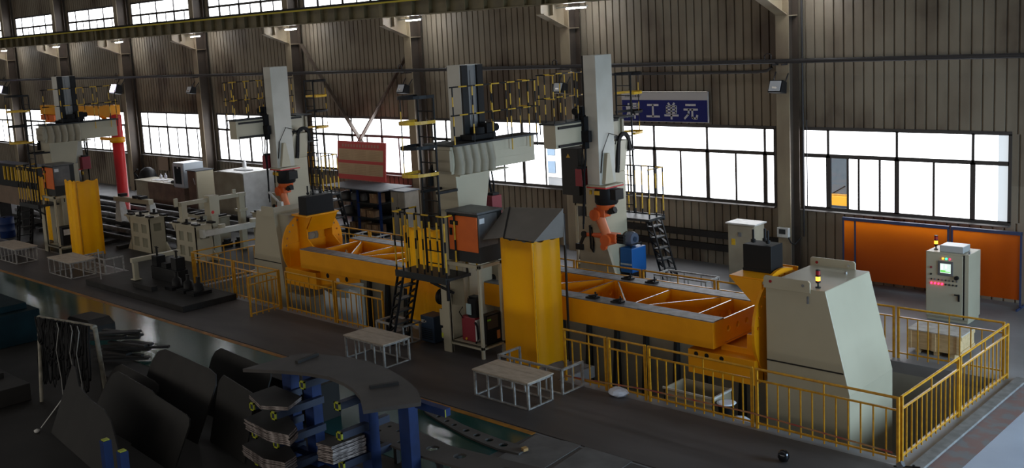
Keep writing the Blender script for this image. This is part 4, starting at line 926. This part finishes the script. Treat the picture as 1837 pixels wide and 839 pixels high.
single(G().box(-47.7,-46.95,26.93,26.96,1.5,1.96), 'wall_notice', mat('ochre_notice', (.36,.22,.05), .6), 'ochre notice on the wall behind the narrow cabinet', 'poster')
t = thing('covered_machine', 'dark rounded machine under a black cover left of the low cabinet', 'machine', (-51.3,25.5,0))
G().lathe([(.5,0),(.52,.5),(.5,1.0),(.36,1.4),(.16,1.55),(.03,1.57)], (-51.0,25.6,0), 'z', 20).build('cover', BLACK, t); G().path([(-51.3,25.2,1.0),(-51.5,25.1,1.3),(-51.2,25.15,1.5)],.05).build('hose', RUBBER, t)
# ---- red jib crane
t = thing('jib_crane', 'red post jib crane with yellow arm at the far left', 'crane', (-46.45,22,0))
G().lathe([(.40,0),(.40,.04),(.25,.05),(.265,4.70),(.0,4.75)], (-46.45,22,0), 'z', 28).build('post', RED, t)
G().box(-54.6,-46.9,21.86,22.14,4.68,5.12).build('arm', YELLOW, t, .01); G().box(-54.6,-46.9,21.78,22.22,4.66,4.69).build('arm_flange', YELLOW, t)
G().box(-47.1,-46.4,21.75,22.25,4.60,5.18).build('arm_head', YELLOW, t, .02); G().lathe([(.30,3.42),(.34,3.46),(.34,3.64),(.28,3.68)], (-46.45,22,0), 'z', 24).build('collar', YELLOW, t)
G().bar((-47.9,22,4.65),(-46.95,22,4.25),.2,.06).box(-48.1,-47.0,21.9,22.1,3.50,3.62).build('arm_bracket', YELLOW, t); G().box(-50.7,-50.35,21.84,21.86,4.8,5.05).build('blue_sticker', mat('sticker_blue',(.08,.22,.45),.4), t)
t = thing('electric_hoist', 'orange chain hoist under the distant yellow jib arm', 'hoist', (-53.5,22,4.2))
G().box(-54.5,-52.9,21.8,22.2,4.36,4.64).tube((-53.7,21.75,4.45),(-53.7,22.25,4.45),.2,n=16).build('hoist_body', ORDOOR, t, .02)

# ---- dark enclosure and drum at the far-left station
t = thing('machine_enclosure', 'black machine enclosure with tan lower panel at the far-left platform', 'machine', (-45.2,17.4,0))
G().box(-49.2,-42.6,17.2,17.9,1.95,2.95).build('enclosure_top', BLACK, t, .02); G().box(-49.2,-44.6,17.22,17.85,1.15,1.95).build('tan_panel', mat('dusty_tan_panel', (.20,.13,.085), .6, col2=(.15,.10,.065), scale=2), t)
for x in (-49.0,-46.5,-44.0,-42.7): G().box(x-.05,x+.05,17.3,17.8,0,1.95).build('leg', DARKST, t)
for k in range(7): G().box(-47.6+.42*k,-47.5+.42*k,17.14,17.2,2.25,2.85).build('yellow_bar', SAFEY, t)
t = thing('blue_drum', 'dark blue drum standing below the far-left dark steps', 'drum', (-45.3,16.2,0))
G().lathe([(.28,0),(.30,.02),(.30,.28),(.315,.30),(.30,.32),(.30,.58),(.315,.60),(.30,.62),(.30,.86),(.27,.88)], (-45.3,16.2,.013), 'z', 24).build('drum_body', BLUE, t); G().tube((-45.2,16.1,.89),(-45.2,16.1,.92),.05).build('bung', BLACK, t)
# ================================================================= cream jigs left of the tailstock
def jig_tower(x0, x1, y0, y1, z1, lab):
    t = thing('fixture_tower', lab, 'fixture', ((x0+x1)/2,(y0+y1)/2,0), 'cream box fixture towers')
    h = G(); th = .035; xm = (x0+x1)/2
    for y in (y0, y1-th):      # front and back plates with four windows
        for za, zb in ((0,.20),(.56,.74),(1.08,z1)): h.box(x0,x1,y,y+th,za,zb)
        for xa, xb in ((x0,x0+.24),(xm-.13,xm+.13),(x1-.24,x1)): h.box(xa,xb,y,y+th,.20,.56).box(xa,xb,y,y+th,.74,1.08)
    for x in (x0, x1-th):      # side plates with one window near the top
        h.box(x,x+th,y0,y1,0,.82).box(x,x+th,y0,y1,1.12,z1).box(x,x+th,y0,y0+.17,.82,1.12).box(x,x+th,y1-.17,y1,.82,1.12)
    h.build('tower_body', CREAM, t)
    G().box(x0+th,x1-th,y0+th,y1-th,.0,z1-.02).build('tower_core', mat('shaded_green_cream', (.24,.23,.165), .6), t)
    G().box(x0-.28,x1+.05,y0-.06,y1+.08,z1,z1+.05).prism([(x0,z1),(x0-.26,z1),(x0,z1-.28)], 'y', y0, y0+.05).build('top_plate', CREAM, t)
    for k in range(3):
        for y in (y0+.06, y1-.04):
            x = x0-.12+k*(x1-x0+.0)/2.1; p = G().box(x,x+.34,y-.09,y+.09,z1+.05,z1+.11)
            if k == 1: p.tube((x+.2,y,z1+.1),(x+.2,y,z1+.24),.05)
            p.build('locating_pad', BLACK, t)
    G().prism([(x0,0),(x0-.35,0),(x0,.45)], 'y', y0, y0+.05).build('foot_gusset', CREAM, t); G().prism([(x1,0),(x1+.35,0),(x1,.35)], 'y', y1-.05, y1).build('foot_gusset', CREAM, t)
jig_tower(-37.4,-35.85,17.85,18.5,1.32,'cream box fixture tower left of the white beam fixture, warm tinted')
jig_tower(-34.0,-32.6,17.9,18.6,1.30,'cream box fixture tower just left of the fence corner')
t = thing('fixture_arch', 'low cream portal stand on the black base plates', 'fixture', (-31.2,15.6,.22))
G().bar((-31.2,14.80,.86),(-31.2,16.50,.86),.16,.14).build('arch_beam', CREAM, t, .01)
for y in (14.92,16.40): G().box(-31.27,-31.13,y-.08,y+.08,.22,.80).box(-31.34,-31.06,y-.13,y+.13,.22,.25).build('arch_leg', CREAM, t, .008)
G().bar((-31.2,16.4,.5),(-31.2,16.62,.28),.1,.1).build('arch_hook', CREAM, t)
t = thing('beam_fixture', 'white and cream two-beam clamping fixture behind the fence corner', 'fixture', (-33,19.5,0))
G().bar((-32.5,18.1,1.03),(-32.5,20.5,1.03),.22,.20).box(-32.65,-32.35,18.05,18.15,.9,1.2).build('lower_beam', mat('white_beam_paint', (.58,.57,.52), .45, col2=(.46,.45,.40), scale=2), t, .01)
for y in (18.9,20.2): G().tube((-32.5,y,1.13),(-32.5,y,1.26),.13,n=14).build('beam_roller', CREAM, t)
G().bar((-33.4,17.8,2.07),(-33.4,20.5,2.07),.16,.14).build('upper_beam', CREAM, t, .01)
for y, w, z0 in ((17.95,.22,1.41),(19.1,.30,.012),(20.3,.22,.012)):
    p = G().box(-33.4-w/2,-33.4+w/2,y-w/2,y+w/2,z0,2.12)
    if y == 19.1: p.box(-33.6,-33.2,18.9,19.3,1.5,2.22)
    else: p.box(-33.56,-33.24,y-.18,y+.18,1.45,1.55).box(-33.44,-33.36,y-.32,y-.18,2.0,2.3)
    p.build('fixture_post', CREAM, t, .012)
G().tube((-33.20,19.0,1.62),(-33.19,19.0,1.62),.06,n=12).build('red_mark', RED, t)
for (x, y, w, h) in ((-34.8,19.3,.9,1.35),(-33.0,21.0,.8,1.3),(-35.6,20.6,.8,1.0)):
    G().box(x-w/2,x+w/2,y-.25,y+.25,0,h).build('fixture_block', CREAM, t, .012); G().box(x-w/2-.05,x+w/2+.05,y-.3,y+.3,h,h+.04).build('block_top', CREAM_D, t)
    for dx in (-.25,.2): G().box(x+dx-.1,x+dx+.1,y-.2,y+.2,h+.04,h+.10).build('locating_pad', BLACK, t)
t = thing('clamp_stand', 'white angled clamp stand right of the two-beam fixture', 'fixture', (-31.5,20.9,0))
G().prism([(-31.9,0),(-31.2,0),(-31.3,.5),(-31.5,1.85),(-31.75,1.85)], 'y', 20.8, 20.9).build('stand_plate', WHITEP, t); G().bar((-31.75,20.85,1.85),(-32.3,20.85,2.15),.06,.06).box(-31.5,-31.15,20.75,20.95,1.35,1.7).build('clamp_arm', WHITEP, t); G().box(-31.45,-31.3,20.73,20.75,1.45,1.6).build('clamp_hole', BLACK, t)
t = thing('trestle_stand', 'white trestle with beam between two splayed legs, before the low cabinet', 'trestle', (-41.5,20.5,0))
G().bar((-43.0,20.0,1.30),(-39.8,20.0,1.36),.22,.20).build('trestle_beam', CREAM, t, .01)
for x in (-42.75,-40.0): G().loft([(x-.35,19.9,0),(x+.35,19.9,0),(x+.35,20.3,0),(x-.35,20.3,0)], [(x-.14,19.95,1.28),(x+.14,19.95,1.28),(x+.14,20.2,1.28),(x-.14,20.2,1.28)]).build('trestle_leg', WHITEP, t, .01)
for x in (-42.3,-41.0,-40.5): G().box(x-.14,x+.14,19.85,20.15,1.44,1.56).build('locating_pad', BLACK, t)
# black base plates and rails on the ground there
def slab(x0, x1, y0, y1, z0, z1, lab, m=DARKST, name='base_plate'):
    g = G().box(x0,x1,y0,y1,z0,z1)
    return single(g, name, m, lab, 'base plate', bev=.01)
slab(-32.9,-26.6,14.0,15.75,.02,.20,'long black steel base plate beside the front fence corner')
for k, x in enumerate((-28.9,-28.2,-27.6)):
    single(G().box(x-.22,x+.22,14.8,15.4,.20,.30).lathe([(.16,.30),(.14,.5),(.06,.55),(.06,.72)], (x,15.1,0), 'z', 14), 'screw_jack', BLACK, 'black screw jack on the long base plate, %s from the right' % ('third','second','first')[k], 'jack', 'black screw jacks')
tie = G()
for k in range(9): tie.box(-50+1.5*k,-49.8+1.5*k,17.5,24,.04,.16)
single(tie, 'floor_rail_grid', DARKST, 'grid of dark floor rails under the cream fixture towers', 'rails')
for k in range(7):
    y = 18.2+.85*k; single(G().box(-52,-36.5+(k%2)*.8,y,y+.16,.16,.30).box(-52,-36.7,y+.02,y+.14,.30,.33), 'floor_rail', STEEL if k % 2 else DARKST, 'steel floor rail beyond the box towers, number %d from the track' % (k+1) if False else 'steel floor rail beyond the box towers, %s from the track' % 'first second third fourth fifth sixth seventh'.split()[k], 'rail', 'steel floor rails')
# loose pads on the rail ends
for k in range(5): 
    x, y = -35.0+.22*k, 18.9+.42*k
    single(G().tube((x,y,0),(x,y,.22+.03*(k%3)),.2,n=16).tube((x,y,.2),(x,y,.32+.03*(k%3)),.14,n=16), 'support_pad', BLACK, 'round black support pad between the two towers, %s from the track' % 'first second third fourth fifth'.split()[k], 'pad', 'round support pads')

t = thing('clamping_fixture', 'black clamping fixture on the long base plate behind the low cream arch', 'fixture', (-29.9,15.3,.20))
G().box(-31.0,-29.3,15.35,15.72,.20,.62).build('fixture_bed', BLACK, t, .01)
for x, h in ((-30.8,.95),(-30.2,.78),(-29.55,1.02)): G().box(x-.16,x+.16,15.38,15.7,.62,h).build('clamp_block', BLACK, t, .01)
for x in (-30.8,-29.55): G().tube((x,15.5,.95),(x,15.5,1.25),.035,n=10).tube((x-.12,15.5,1.22),(x+.12,15.5,1.22),.015,n=8).build('clamp_screw', DARKST, t)
G().box(-30.4,-29.2,14.4,14.6,.20,.34).build('guide_rail', DARKST, t); G().tube((-32.4,14.3,.2),(-32.4,14.3,1.2),.02,n=8).build('marker_rod', FRAMEW, t)
# ================================================================= foreground: plate rack, plates and scrap in the storage area
t = thing('cantilever_rack', 'blue cantilever rack with lime end caps holding steel plates', 'rack', (-13.6,9.7,0))
def post(x, y, h): G().box(x-.13,x+.13,y-.10,y+.10,0,h).build('rack_post', BLUE, t, .008)
for x, y in ((-15.3,10.0),(-14.62,9.98),(-13.06,9.98),(-12.25,10.15)): post(x, y, 1.72)
ARM = mat('rack_arm_dark', (.012,.02,.05), .5)
for x, ys, levels in ((-15.15,9.08,(1.22,.72,.22)),(-14.45,9.05,(1.22,.72,.22)),(-13.0,9.32,(1.62,1.12,.62)),(-14.35,9.6,(1.62,))):
    for z in levels:
        a = G().box(x-.06,x+.06,ys,ys+1.0,z-.06,z+.06).build('rack_arm', ARM, t)
        cpm = G(); y = ys-.012
        for q in ((-.07,.07,.045,.07),(-.07,.07,-.07,-.045),(-.07,-.045,-.07,.07),(.045,.07,-.07,.07)): cpm.box(x+q[0],x+q[1],y,y+.03,z+q[2],z+q[3])
        cpm.build('end_cap', LIME, a)
G().box(-11.95,-11.25,10.05,10.17,1.60,1.72).build('rack_arm', BLUE, t); G().box(-11.25,-11.24,10.05,10.065,1.60,1.72).build('end_cap', LIME, t)
G().box(-15.2,-11.5,9.9,10.02,.10,.22).build('rack_tie', BLUE, t)
# big curved plate on the top arms
far = [(-15.55,9.20),(-15.50,9.9),(-15.40,10.36),(-14.8,10.63),(-14.02,10.78),(-13.3,10.69),(-12.66,10.51),(-12.17,10.3),(-11.80,10.06)]
near = [(-11.66,9.93),(-12.13,9.17),(-12.66,9.53),(-13.05,9.70),(-13.45,9.80),(-13.91,9.84),(-14.41,9.74),(-14.93,9.53)]
t = thing('curved_steel_plate', 'big curved dark steel plate lying on top of the blue rack', 'steel plate', (-13.5,10,1.73))
G().prism(far+near, 'z', 1.73, 1.79).build('plate', mat('warm_mill_plate', (.078,.070,.066), .6, .0, col2=(.058,.053,.050), scale=2, spec=.3), t)
for (a, b, lab) in (((-14.98,9.94),(-15.06,10.45),'short steel batten lying on the left half of the curved plate'),((-12.83,9.86),(-12.60,10.28),'short steel batten lying on the right half of the curved plate')):
    single(G().bar((*a,1.815),(*b,1.815),.07,.05), 'steel_batten', DARKST, lab, 'batten')
def stack(poly, z0, n, lab, name='plate_stack', dz=.034, seed=1):
    r = random.Random(seed)
    for k in range(n):
        dx, dy = r.uniform(-.02,.02), r.uniform(-.015,.015); z = z0+dz*k
        t = thing('cut_steel_plate', lab % ('lowest','second','third','fourth','fifth','sixth')[k] if n > 1 else lab, 'steel plate', (poly[0][0],poly[0][1],z), 'cut plates stacked on the rack arms')
        g = G(); g.prism([(p[0]+dx,p[1]+dy) for p in poly], 'z', z, z+dz-.004)
        g.mi = [1 if i > 1 else 0 for i in range(len(g.f))]; g.build('plate', [PLATE, PLATE_E], t)
PLATE_D = PLATE
stack([(-15.42,9.20),(-15.45,9.75),(-14.55,9.70),(-14.30,9.25),(-14.75,9.0)], 1.28, 2, '%s plate in the thin stack on the upper left rack arms', seed=3)
stack([(-15.35,9.02),(-15.45,9.55),(-14.9,9.62),(-14.25,9.35),(-14.05,9.05),(-14.5,8.95)], .78, 6, '%s plate in the six-plate stack on the middle left rack arms', seed=5)
stack([(-15.45,9.0),(-15.5,9.45),(-14.9,9.55),(-14.25,9.3),(-14.15,9.0),(-14.6,8.88)], .28, 6, '%s plate in the six-plate stack on the lower left rack arms', seed=8)
stack([(-13.32,9.10),(-13.30,9.82),(-12.95,9.8),(-12.98,9.15)], .70, 6, '%s plate in the bright-edged stack on the right rack arms', dz=.05, seed=9)
t = thing('perforated_plate', 'long dark plate with round holes lying right of the blue rack', 'steel plate', (-11.8,10.7,.62))
G().plate_holes([(p[0],p[1]+.38) for p in ((-13.95,10.15),(-13.9,10.62),(-13.0,10.62),(-12.1,10.5),(-10.9,10.65),(-9.9,10.8),(-9.9,10.1),(-11.1,10.0),(-12.4,9.9),(-13.3,9.92))], [(p[0],p[1]+.38,p[2]) for p in ((-13.3,10.42,.06),(-12.25,10.25,.11),(-11.65,10.3,.11),(-13.6,10.2,.05),(-12.9,10.1,.06),(-13.6,10.45,.04),(-10.7,10.35,.10))], 'z', .62, .66).build('plate', MATS['warm_mill_plate'], t)
t = thing('plate_trestle', 'dark steel trestle under the long perforated plate', 'trestle', (-11.6,10.3,0))
for x in (-13.5,-11.9,-10.3):
    G().box(x-.05,x+.05,10.40,10.92,.53,.62).build('trestle_bar', DARKST, t)
    for y in (10.45,10.87): G().box(x-.04,x+.04,y-.04,y+.04,0,.53).build('leg', DARKST, t)
t = thing('perforated_plate', 'narrow curved strip with a row of round holes on the green floor', 'steel plate', (-13.4,12.6,.01))
top = [(-15.05,12.86),(-14.81,12.93),(-14.3,12.85),(-13.75,12.74),(-13.2,12.68),(-12.6,12.64),(-12.0,12.66)]
bot = [(-11.95,12.36),(-12.4,12.30),(-12.8,12.32),(-13.3,12.38),(-13.76,12.47),(-14.3,12.60),(-14.8,12.73)]
G().plate_holes(top+bot, [(-14.73,12.82,.045),(-14.46,12.75,.05),(-14.15,12.68,.055),(-13.88,12.62,.055),(-13.49,12.56,.065),(-13.16,12.52,.07),(-12.81,12.49,.08),(-12.44,12.48,.085)], 'z', .01, .05).build('plate', mat('lighter_mill_plate', (.085,.082,.078), .6, .0, col2=(.06,.056,.053), scale=3), t)
single(G().prism([(-12.02,12.5),(-11.92,12.46),(-11.9,12.56),(-12.0,12.6)], 'z', .05, .10), 'brass_block', mat('dull_brass',(.45,.27,.10),.5), 'small tan block at the end of the perforated strip', 'block')
single(G().lathe([(.0,0),(.07,.02),(.10,.09),(.09,.16),(.05,.2),(0,.21)], (-8.14,14.83,.02), 'z', 18), 'steel_ball', mat('dark_chrome',(.05,.05,.055),.15,.9), 'small shiny dark knob on the track floor near the bottom edge', 'knob')
t = thing('tape_stake', 'black tape stake with clamp at the near fence corner', 'stake', (-6.35,15.2,.03))
G().tube((-6.15,15.35,.01),(-6.15,15.35,.30),.02).tube((-6.35,15.3,.01),(-6.35,15.3,.24),.03).tube((-6.45,15.3,.22),(-6.05,15.36,.28),.015).build('stake', BLACK, t); G().tube((-6.38,15.3,.24),(-6.30,15.3,.30),.05,n=10).build('clamp', STEEL, t)
# leaning dark plates left of the rack
def leaner(poly, lean, lab, x, y, ang, m=PLATE, th=.03):
    """plate outline in (along, up); stands on its lower edge and leans"""
    t = thing('leaning_steel_plate', lab, 'steel plate', (x,y,0), 'dark plates leaning in the storage area')
    c, s = math.cos(ang), math.sin(ang); cl, sl = math.cos(lean), math.sin(lean)
    def P(u, w, o): 
        n = w*sl + o*cl; z = w*cl - o*sl
        return (x+u*c-n*s, y+u*s+n*c, max(z,.0))
    G().loft([P(u,w,0) for u,w in poly], [P(u,w,th) for u,w in poly]).build('plate', m, t)
BK = mat('blackened_plate', (.016,.015,.014), .65, col2=(.011,.0105,.010), scale=2, spec=.25)
RND = lambda w, h, r=.25: [(0,0),(w,0),(w,h-r*.6),(w-r*.3,h-r*.15),(w-r,h),(r,h+.05),(r*.3,h-.05),(0,h-r*.8)]
leaner(RND(2.65,1.38,.4), .45, 'largest dark plate leaning behind the blue rack', -19.95, 9.2, -.03, PLATE)
leaner(RND(2.3,1.30,.25), .40, 'dark plate leaning behind the largest one, next to the walkway', -19.0, 10.1, -.04, BK)
leaner(RND(1.5,1.25,.15), .25, 'narrow dark plate nearest the left rack stacks', -17.22, 9.35, -.12, BK)
leaner(RND(2.1,1.02,.3), .55, 'dark plate lying back right of the cable stand', -20.85, 8.75, -.02, PLATE)
leaner(RND(2.2,1.05,.3), .45, 'dark plate in the leaning row, between the largest and the curved-top one', -20.2, 8.45, -.05, BK)
leaner(RND(1.9,1.0,.25), .45, 'low dark plate below the largest one, nearest the bottom edge', -18.3, 8.3, -.08, BK)
leaner([(0,0),(3.9,0),(3.85,.25),(3.3,.62),(2.7,.92),(2.2,1.02),(1.4,1.02),(.7,1.1),(.25,1.35),(0,1.38)], .40, 'curved-top plate held between two blue stakes', -20.3, 7.62, -.12, mat('greyer_mill_plate', (.019,.018,.017), .65, .0, col2=(.014,.0135,.013), scale=2, spec=.2))
for x, y, lab in ((-16.25,6.95,'left blue stake holding the curved-top plate'),(-15.55,6.9,'right blue stake holding the curved-top plate')):
    t = thing('blue_stake', lab, 'stake', (x,y,0)); G().box(x-.07,x+.07,y-.07,y+.07,0,1.05).box(x-.15,x+.15,y-.15,y+.15,0,.03).build('stake_post', BLUE, t); G().box(x-.05,x+.05,y-.05,y+.05,1.05,1.07).build('stake_cap', LIME, t)
slab(-18.0,-16.2,11.0,11.7,.0,.75,'block of dark plates beside the green walkway, behind the curved plate', BK, 'plate_pile')
# heap of dark bars by the walkway
rr = random.Random(11)
for k in range(14):
    x, y, a = -23.6+rr.uniform(-.35,.45), 10.75+rr.uniform(-.3,.3), .5+rr.uniform(-.3,.3); L = rr.uniform(.9,1.5); z = .06+.052*k
    dx, dy = math.cos(a)*L/2, math.sin(a)*L/2
    single(G().bar((x-dx,y-dy,z),(x+dx,y+dy,z+rr.uniform(-.03,.05)),rr.uniform(.08,.2),.05), 'steel_bar', DARKST, 'dark flat bar in the heap beside the green walkway', 'bar', 'flat bars heaped by the walkway')
slab(-21.9,-20.6,9.4,10.3,0,.42,'stack of dark plates right of the cable stand', PLATE, 'plate_pile')
# white pipe frame hung with cables
t = thing('cable_stand', 'white pipe goal stand hung with a tangle of dark cables', 'frame', (-22.3,9,0))
PIPEW = mat('old_white_pipe', (.30,.28,.22), .6, col2=(.16,.145,.115), scale=6)
a, b = (-22.6,8.35), (-20.9,9.35)
ca, cb_ = (-23.15,8.60), (-21.45,9.55)
G().tube((-22.9,8.62,1.72),(-20.95,9.0,1.72),.06,n=10).build('top_pipe', PIPEW, t)
G().tube((-22.35,8.27,0),(-22.9,8.62,1.72),.04,n=10).build('leg', PIPEW, t); G().tube((-21.3,9.25,0),(-20.95,9.0,1.72),.05,n=10).build('leg', PIPEW, t)
cab = G(); r2_ = random.Random(4)
for k in range(58):
    f = r2_.random(); p0 = V((-22.85,8.62,1.74))+(V((-20.98,9.0,1.74))-V((-22.85,8.62,1.74)))*f; L = r2_.uniform(.5,1.5); w = r2_.uniform(.03,.34)
    pts = [p0+V((w*math.sin(s/10*PI*2)*.6, -.08-.08*math.sin(s/10*PI), -L*math.sin(s/10*PI)+.02)) for s in range(11)]
    cab.path([(p.x+w*(i/10-.5),p.y,max(p.z,.03)) for i,p in enumerate(pts)], r2_.choice((.014,.018,.024)), n=6)
cab.build('hanging_cables', RUBBER, t)
cw = G()
for f in (.45,.7,.82): 
    p0 = V((-22.85,8.6,1.74))+(V((-20.98,8.98,1.74))-V((-22.85,8.6,1.74)))*f
    cw.path([(p0.x,p0.y-.12,p0.z),(p0.x+.15,p0.y-.16,p0.z-.1),(p0.x-.05,p0.y-.18,p0.z-.6),(p0.x+.1,p0.y-.2,p0.z-1.2),(p0.x+.2,p0.y-.25,.06)], .010, n=6)
cw.build('white_cable', mat('grey_white_cable',(.25,.25,.24),.5), t)
t = thing('teal_machine', 'dark teal machine behind the cable stand at the picture edge', 'machine', (-28.6,9.8,0))
TEAL = mat('dark_teal_paint', (.003,.016,.021), .7, col2=(.002,.009,.012), scale=2, spec=.1)
G().box(-30.4,-27.5,9.3,10.4,.0,.85).build('machine_bed', TEAL, t, .02); G().box(-30.2,-27.8,9.5,10.2,.85,1.02).build('machine_cover', TEAL, t, .02); G().box(-28.2,-27.6,9.25,9.32,.2,.5).build('hatch', BLACK, t)
slab(-25.9,-22.7,7.2,8.2,.0,.38,'pile of dark plate offcuts left of the cable stand leg', PLATE, 'plate_pile')
slab(-24.9,-23.6,7.4,8.0,.38,.5,'upper dark offcut on the pile left of the cable stand', DARKST, 'plate_offcut')
single(G().box(-27.8,-26.4,11.2,11.9,.0,.30).prism([(-27.9,.3),(-26.3,.3),(-26.6,.45),(-27.7,.4)],'y',11.25,11.85), 'scrap_pile', DARKST, 'dark scrap pile by the walkway at the far left', 'scrap')
single(G().tube((-20.6,7.55,.05),(-20.35,8.2,.85),.012,n=6), 'white_rod', WHITEP, 'thin white rod leaning on the dark plates at lower left', 'rod')
single(G().lathe([(0,.0),(.05,.01),(.06,.05),(0,.08)],(-20.55,7.45,.0),'z',10), 'small_roll', WHITEP, 'small white roll on the dark floor near the thin rod', 'roll')
# ================================================================= outside the windows
tk = thing('truck', 'yellow and blue truck outside the open sash of the right window', 'truck', (-15.4,31.2,0))
G().box(-16.8,-14.3,31.0,34,.5,1.72).prism([(31.0,1.72),(31.35,3.3),(34,3.3),(34,1.72)], 'x', -16.8, -14.3).build('cab_body', mat('truck_yellow', (.85,.42,.04), .3), tk, .03)
G().loft([(-16.65,30.985,1.80),(-14.45,30.985,1.80),(-14.45,31.29,3.2),(-16.65,31.29,3.2)], [(-16.65,31.03,1.78),(-14.45,31.03,1.78),(-14.45,31.36,3.2),(-16.65,31.36,3.2)]).build('windscreen', mat('truck_glass', (.022,.034,.045), .35), tk)
G().loft([(-15.55,30.99,2.15),(-15.40,30.99,2.15),(-15.36,31.20,2.95),(-15.46,31.20,2.95)], [(-15.55,31.0,2.14),(-15.40,31.0,2.14),(-15.36,31.21,2.94),(-15.46,31.21,2.94)]).build('windscreen_glint', WHITEP, tk)  # white streak laid on the glass as a painted reflection
G().bar((-15.9,30.97,1.80),(-15.2,31.03,2.0),.025).bar((-15.1,30.97,1.80),(-14.7,31.03,2.05),.025).build('wiper', BLACK, tk)
G().box(-16.6,-14.5,30.96,31.0,.70,1.40).build('grille_panel', NAVY, tk)
for k in range(5): G().box(-16.5,-14.6,30.94,30.96,.78+.12*k,.82+.12*k).build('grille_bar', CHROME, tk)
G().box(-16.8,-14.3,30.93,31.0,.45,.68).build('bumper', NAVY, tk)
for x in (-16.6,-14.6): G().lathe([(.30,-.12),(.48,-.12),(.48,.12),(.30,.12)], (x,32.2,.48), 'x', 20).build('wheel', RUBBER, tk)
G().tube((-14.6,30.9,.78),(-14.6,30.98,.78),.1).build('headlamp', WHITEP, tk)
bd = thing('outside_building', 'pale building with blue-grey windows seen through the clear window', 'building', (-36,40,0))
G().box(-52,-26,40,46,0,9).build('facade', mat('pale_render', (.75,.76,.76), .7), bd)
for i in range(7):
    for j in range(3): 
        w = G().box(-40.82+1.75*i,-40.15+1.75*i,39.95,40,(.24,1.18,2.2)[j],(.86,1.62,2.8)[j]).build('window', mat('blue_grey_glass', (.22,.30,.40), .3), bd)
G().box(-52,-26,39.9,39.96,9,9.3).build('parapet', WHITEP, bd)
struct(G().box(XL,6,YW+.3,60,-.2,-.02), 'floor_yard', CONC)
# ================================================================= light
w = bpy.data.worlds.new('hall_ambient'); SC.world = w; w.use_nodes = True
bg = w.node_tree.nodes['Background']; bg.inputs['Color'].default_value = (.98,.97,1.0,1); bg.inputs['Strength'].default_value = .07
def area(name, loc, target, sx, sy, energy, col=(1,1,1)):
    l = bpy.data.lights.new(name, 'AREA'); l.shape = 'RECTANGLE'; l.size = sx; l.size_y = sy; l.energy = energy; l.color = col
    o = bpy.data.objects.new(name, l); COL.objects.link(o); o.location = loc
    o.rotation_euler = (V(target)-V(loc)).to_track_quat('-Z', 'Y').to_euler(); return o
# open hall door beyond the right end, roof skylight strip, daylight in the yard
dl = area('door_daylight', (5,19.5,3.4), (-9,18.0,0), 8, 6, 950, (.58,.80,1)); dl.data.spread = 1.9
area('opposite_windows', (-38,-8,5.0), (-38,17,2.5), 110, 4, 2700, (1,.94,.84))
area('roof_skylight', (-22,14,14), (-22,18,0), 50, 2, 250, (1,.97,.92))
area('yard_daylight', (-15,29.8,8), (-16,32,1), 6, 2, 1500, (.95,.98,1))
area('yard_daylight_far', (-38,30,9), (-36,40,2), 14, 3, 5000, (.95,.98,1))
for x in (-54.3,-70.3):
    l = bpy.data.lights.new('floodlight_beam', 'SPOT'); l.energy = 60; l.color = (.75,.65,1); l.spot_size = 1.6; l.spot_blend = .5; l.shadow_soft_size = .15
    o = bpy.data.objects.new('floodlight_beam', l); COL.objects.link(o); o.location = (x+.05,25.6,5.6); o.rotation_euler = (math.radians(-50),0,0)
vs = SC.view_settings; vs.view_transform = 'Standard'; vs.look = 'None'; vs.exposure = 0; vs.gamma = 1; vs.use_curve_mapping = False
SC.cycles.max_bounces = 6; SC.cycles.transparent_max_bounces = 8; SC.cycles.sample_clamp_indirect = 4
SC.cycles.use_denoising = True
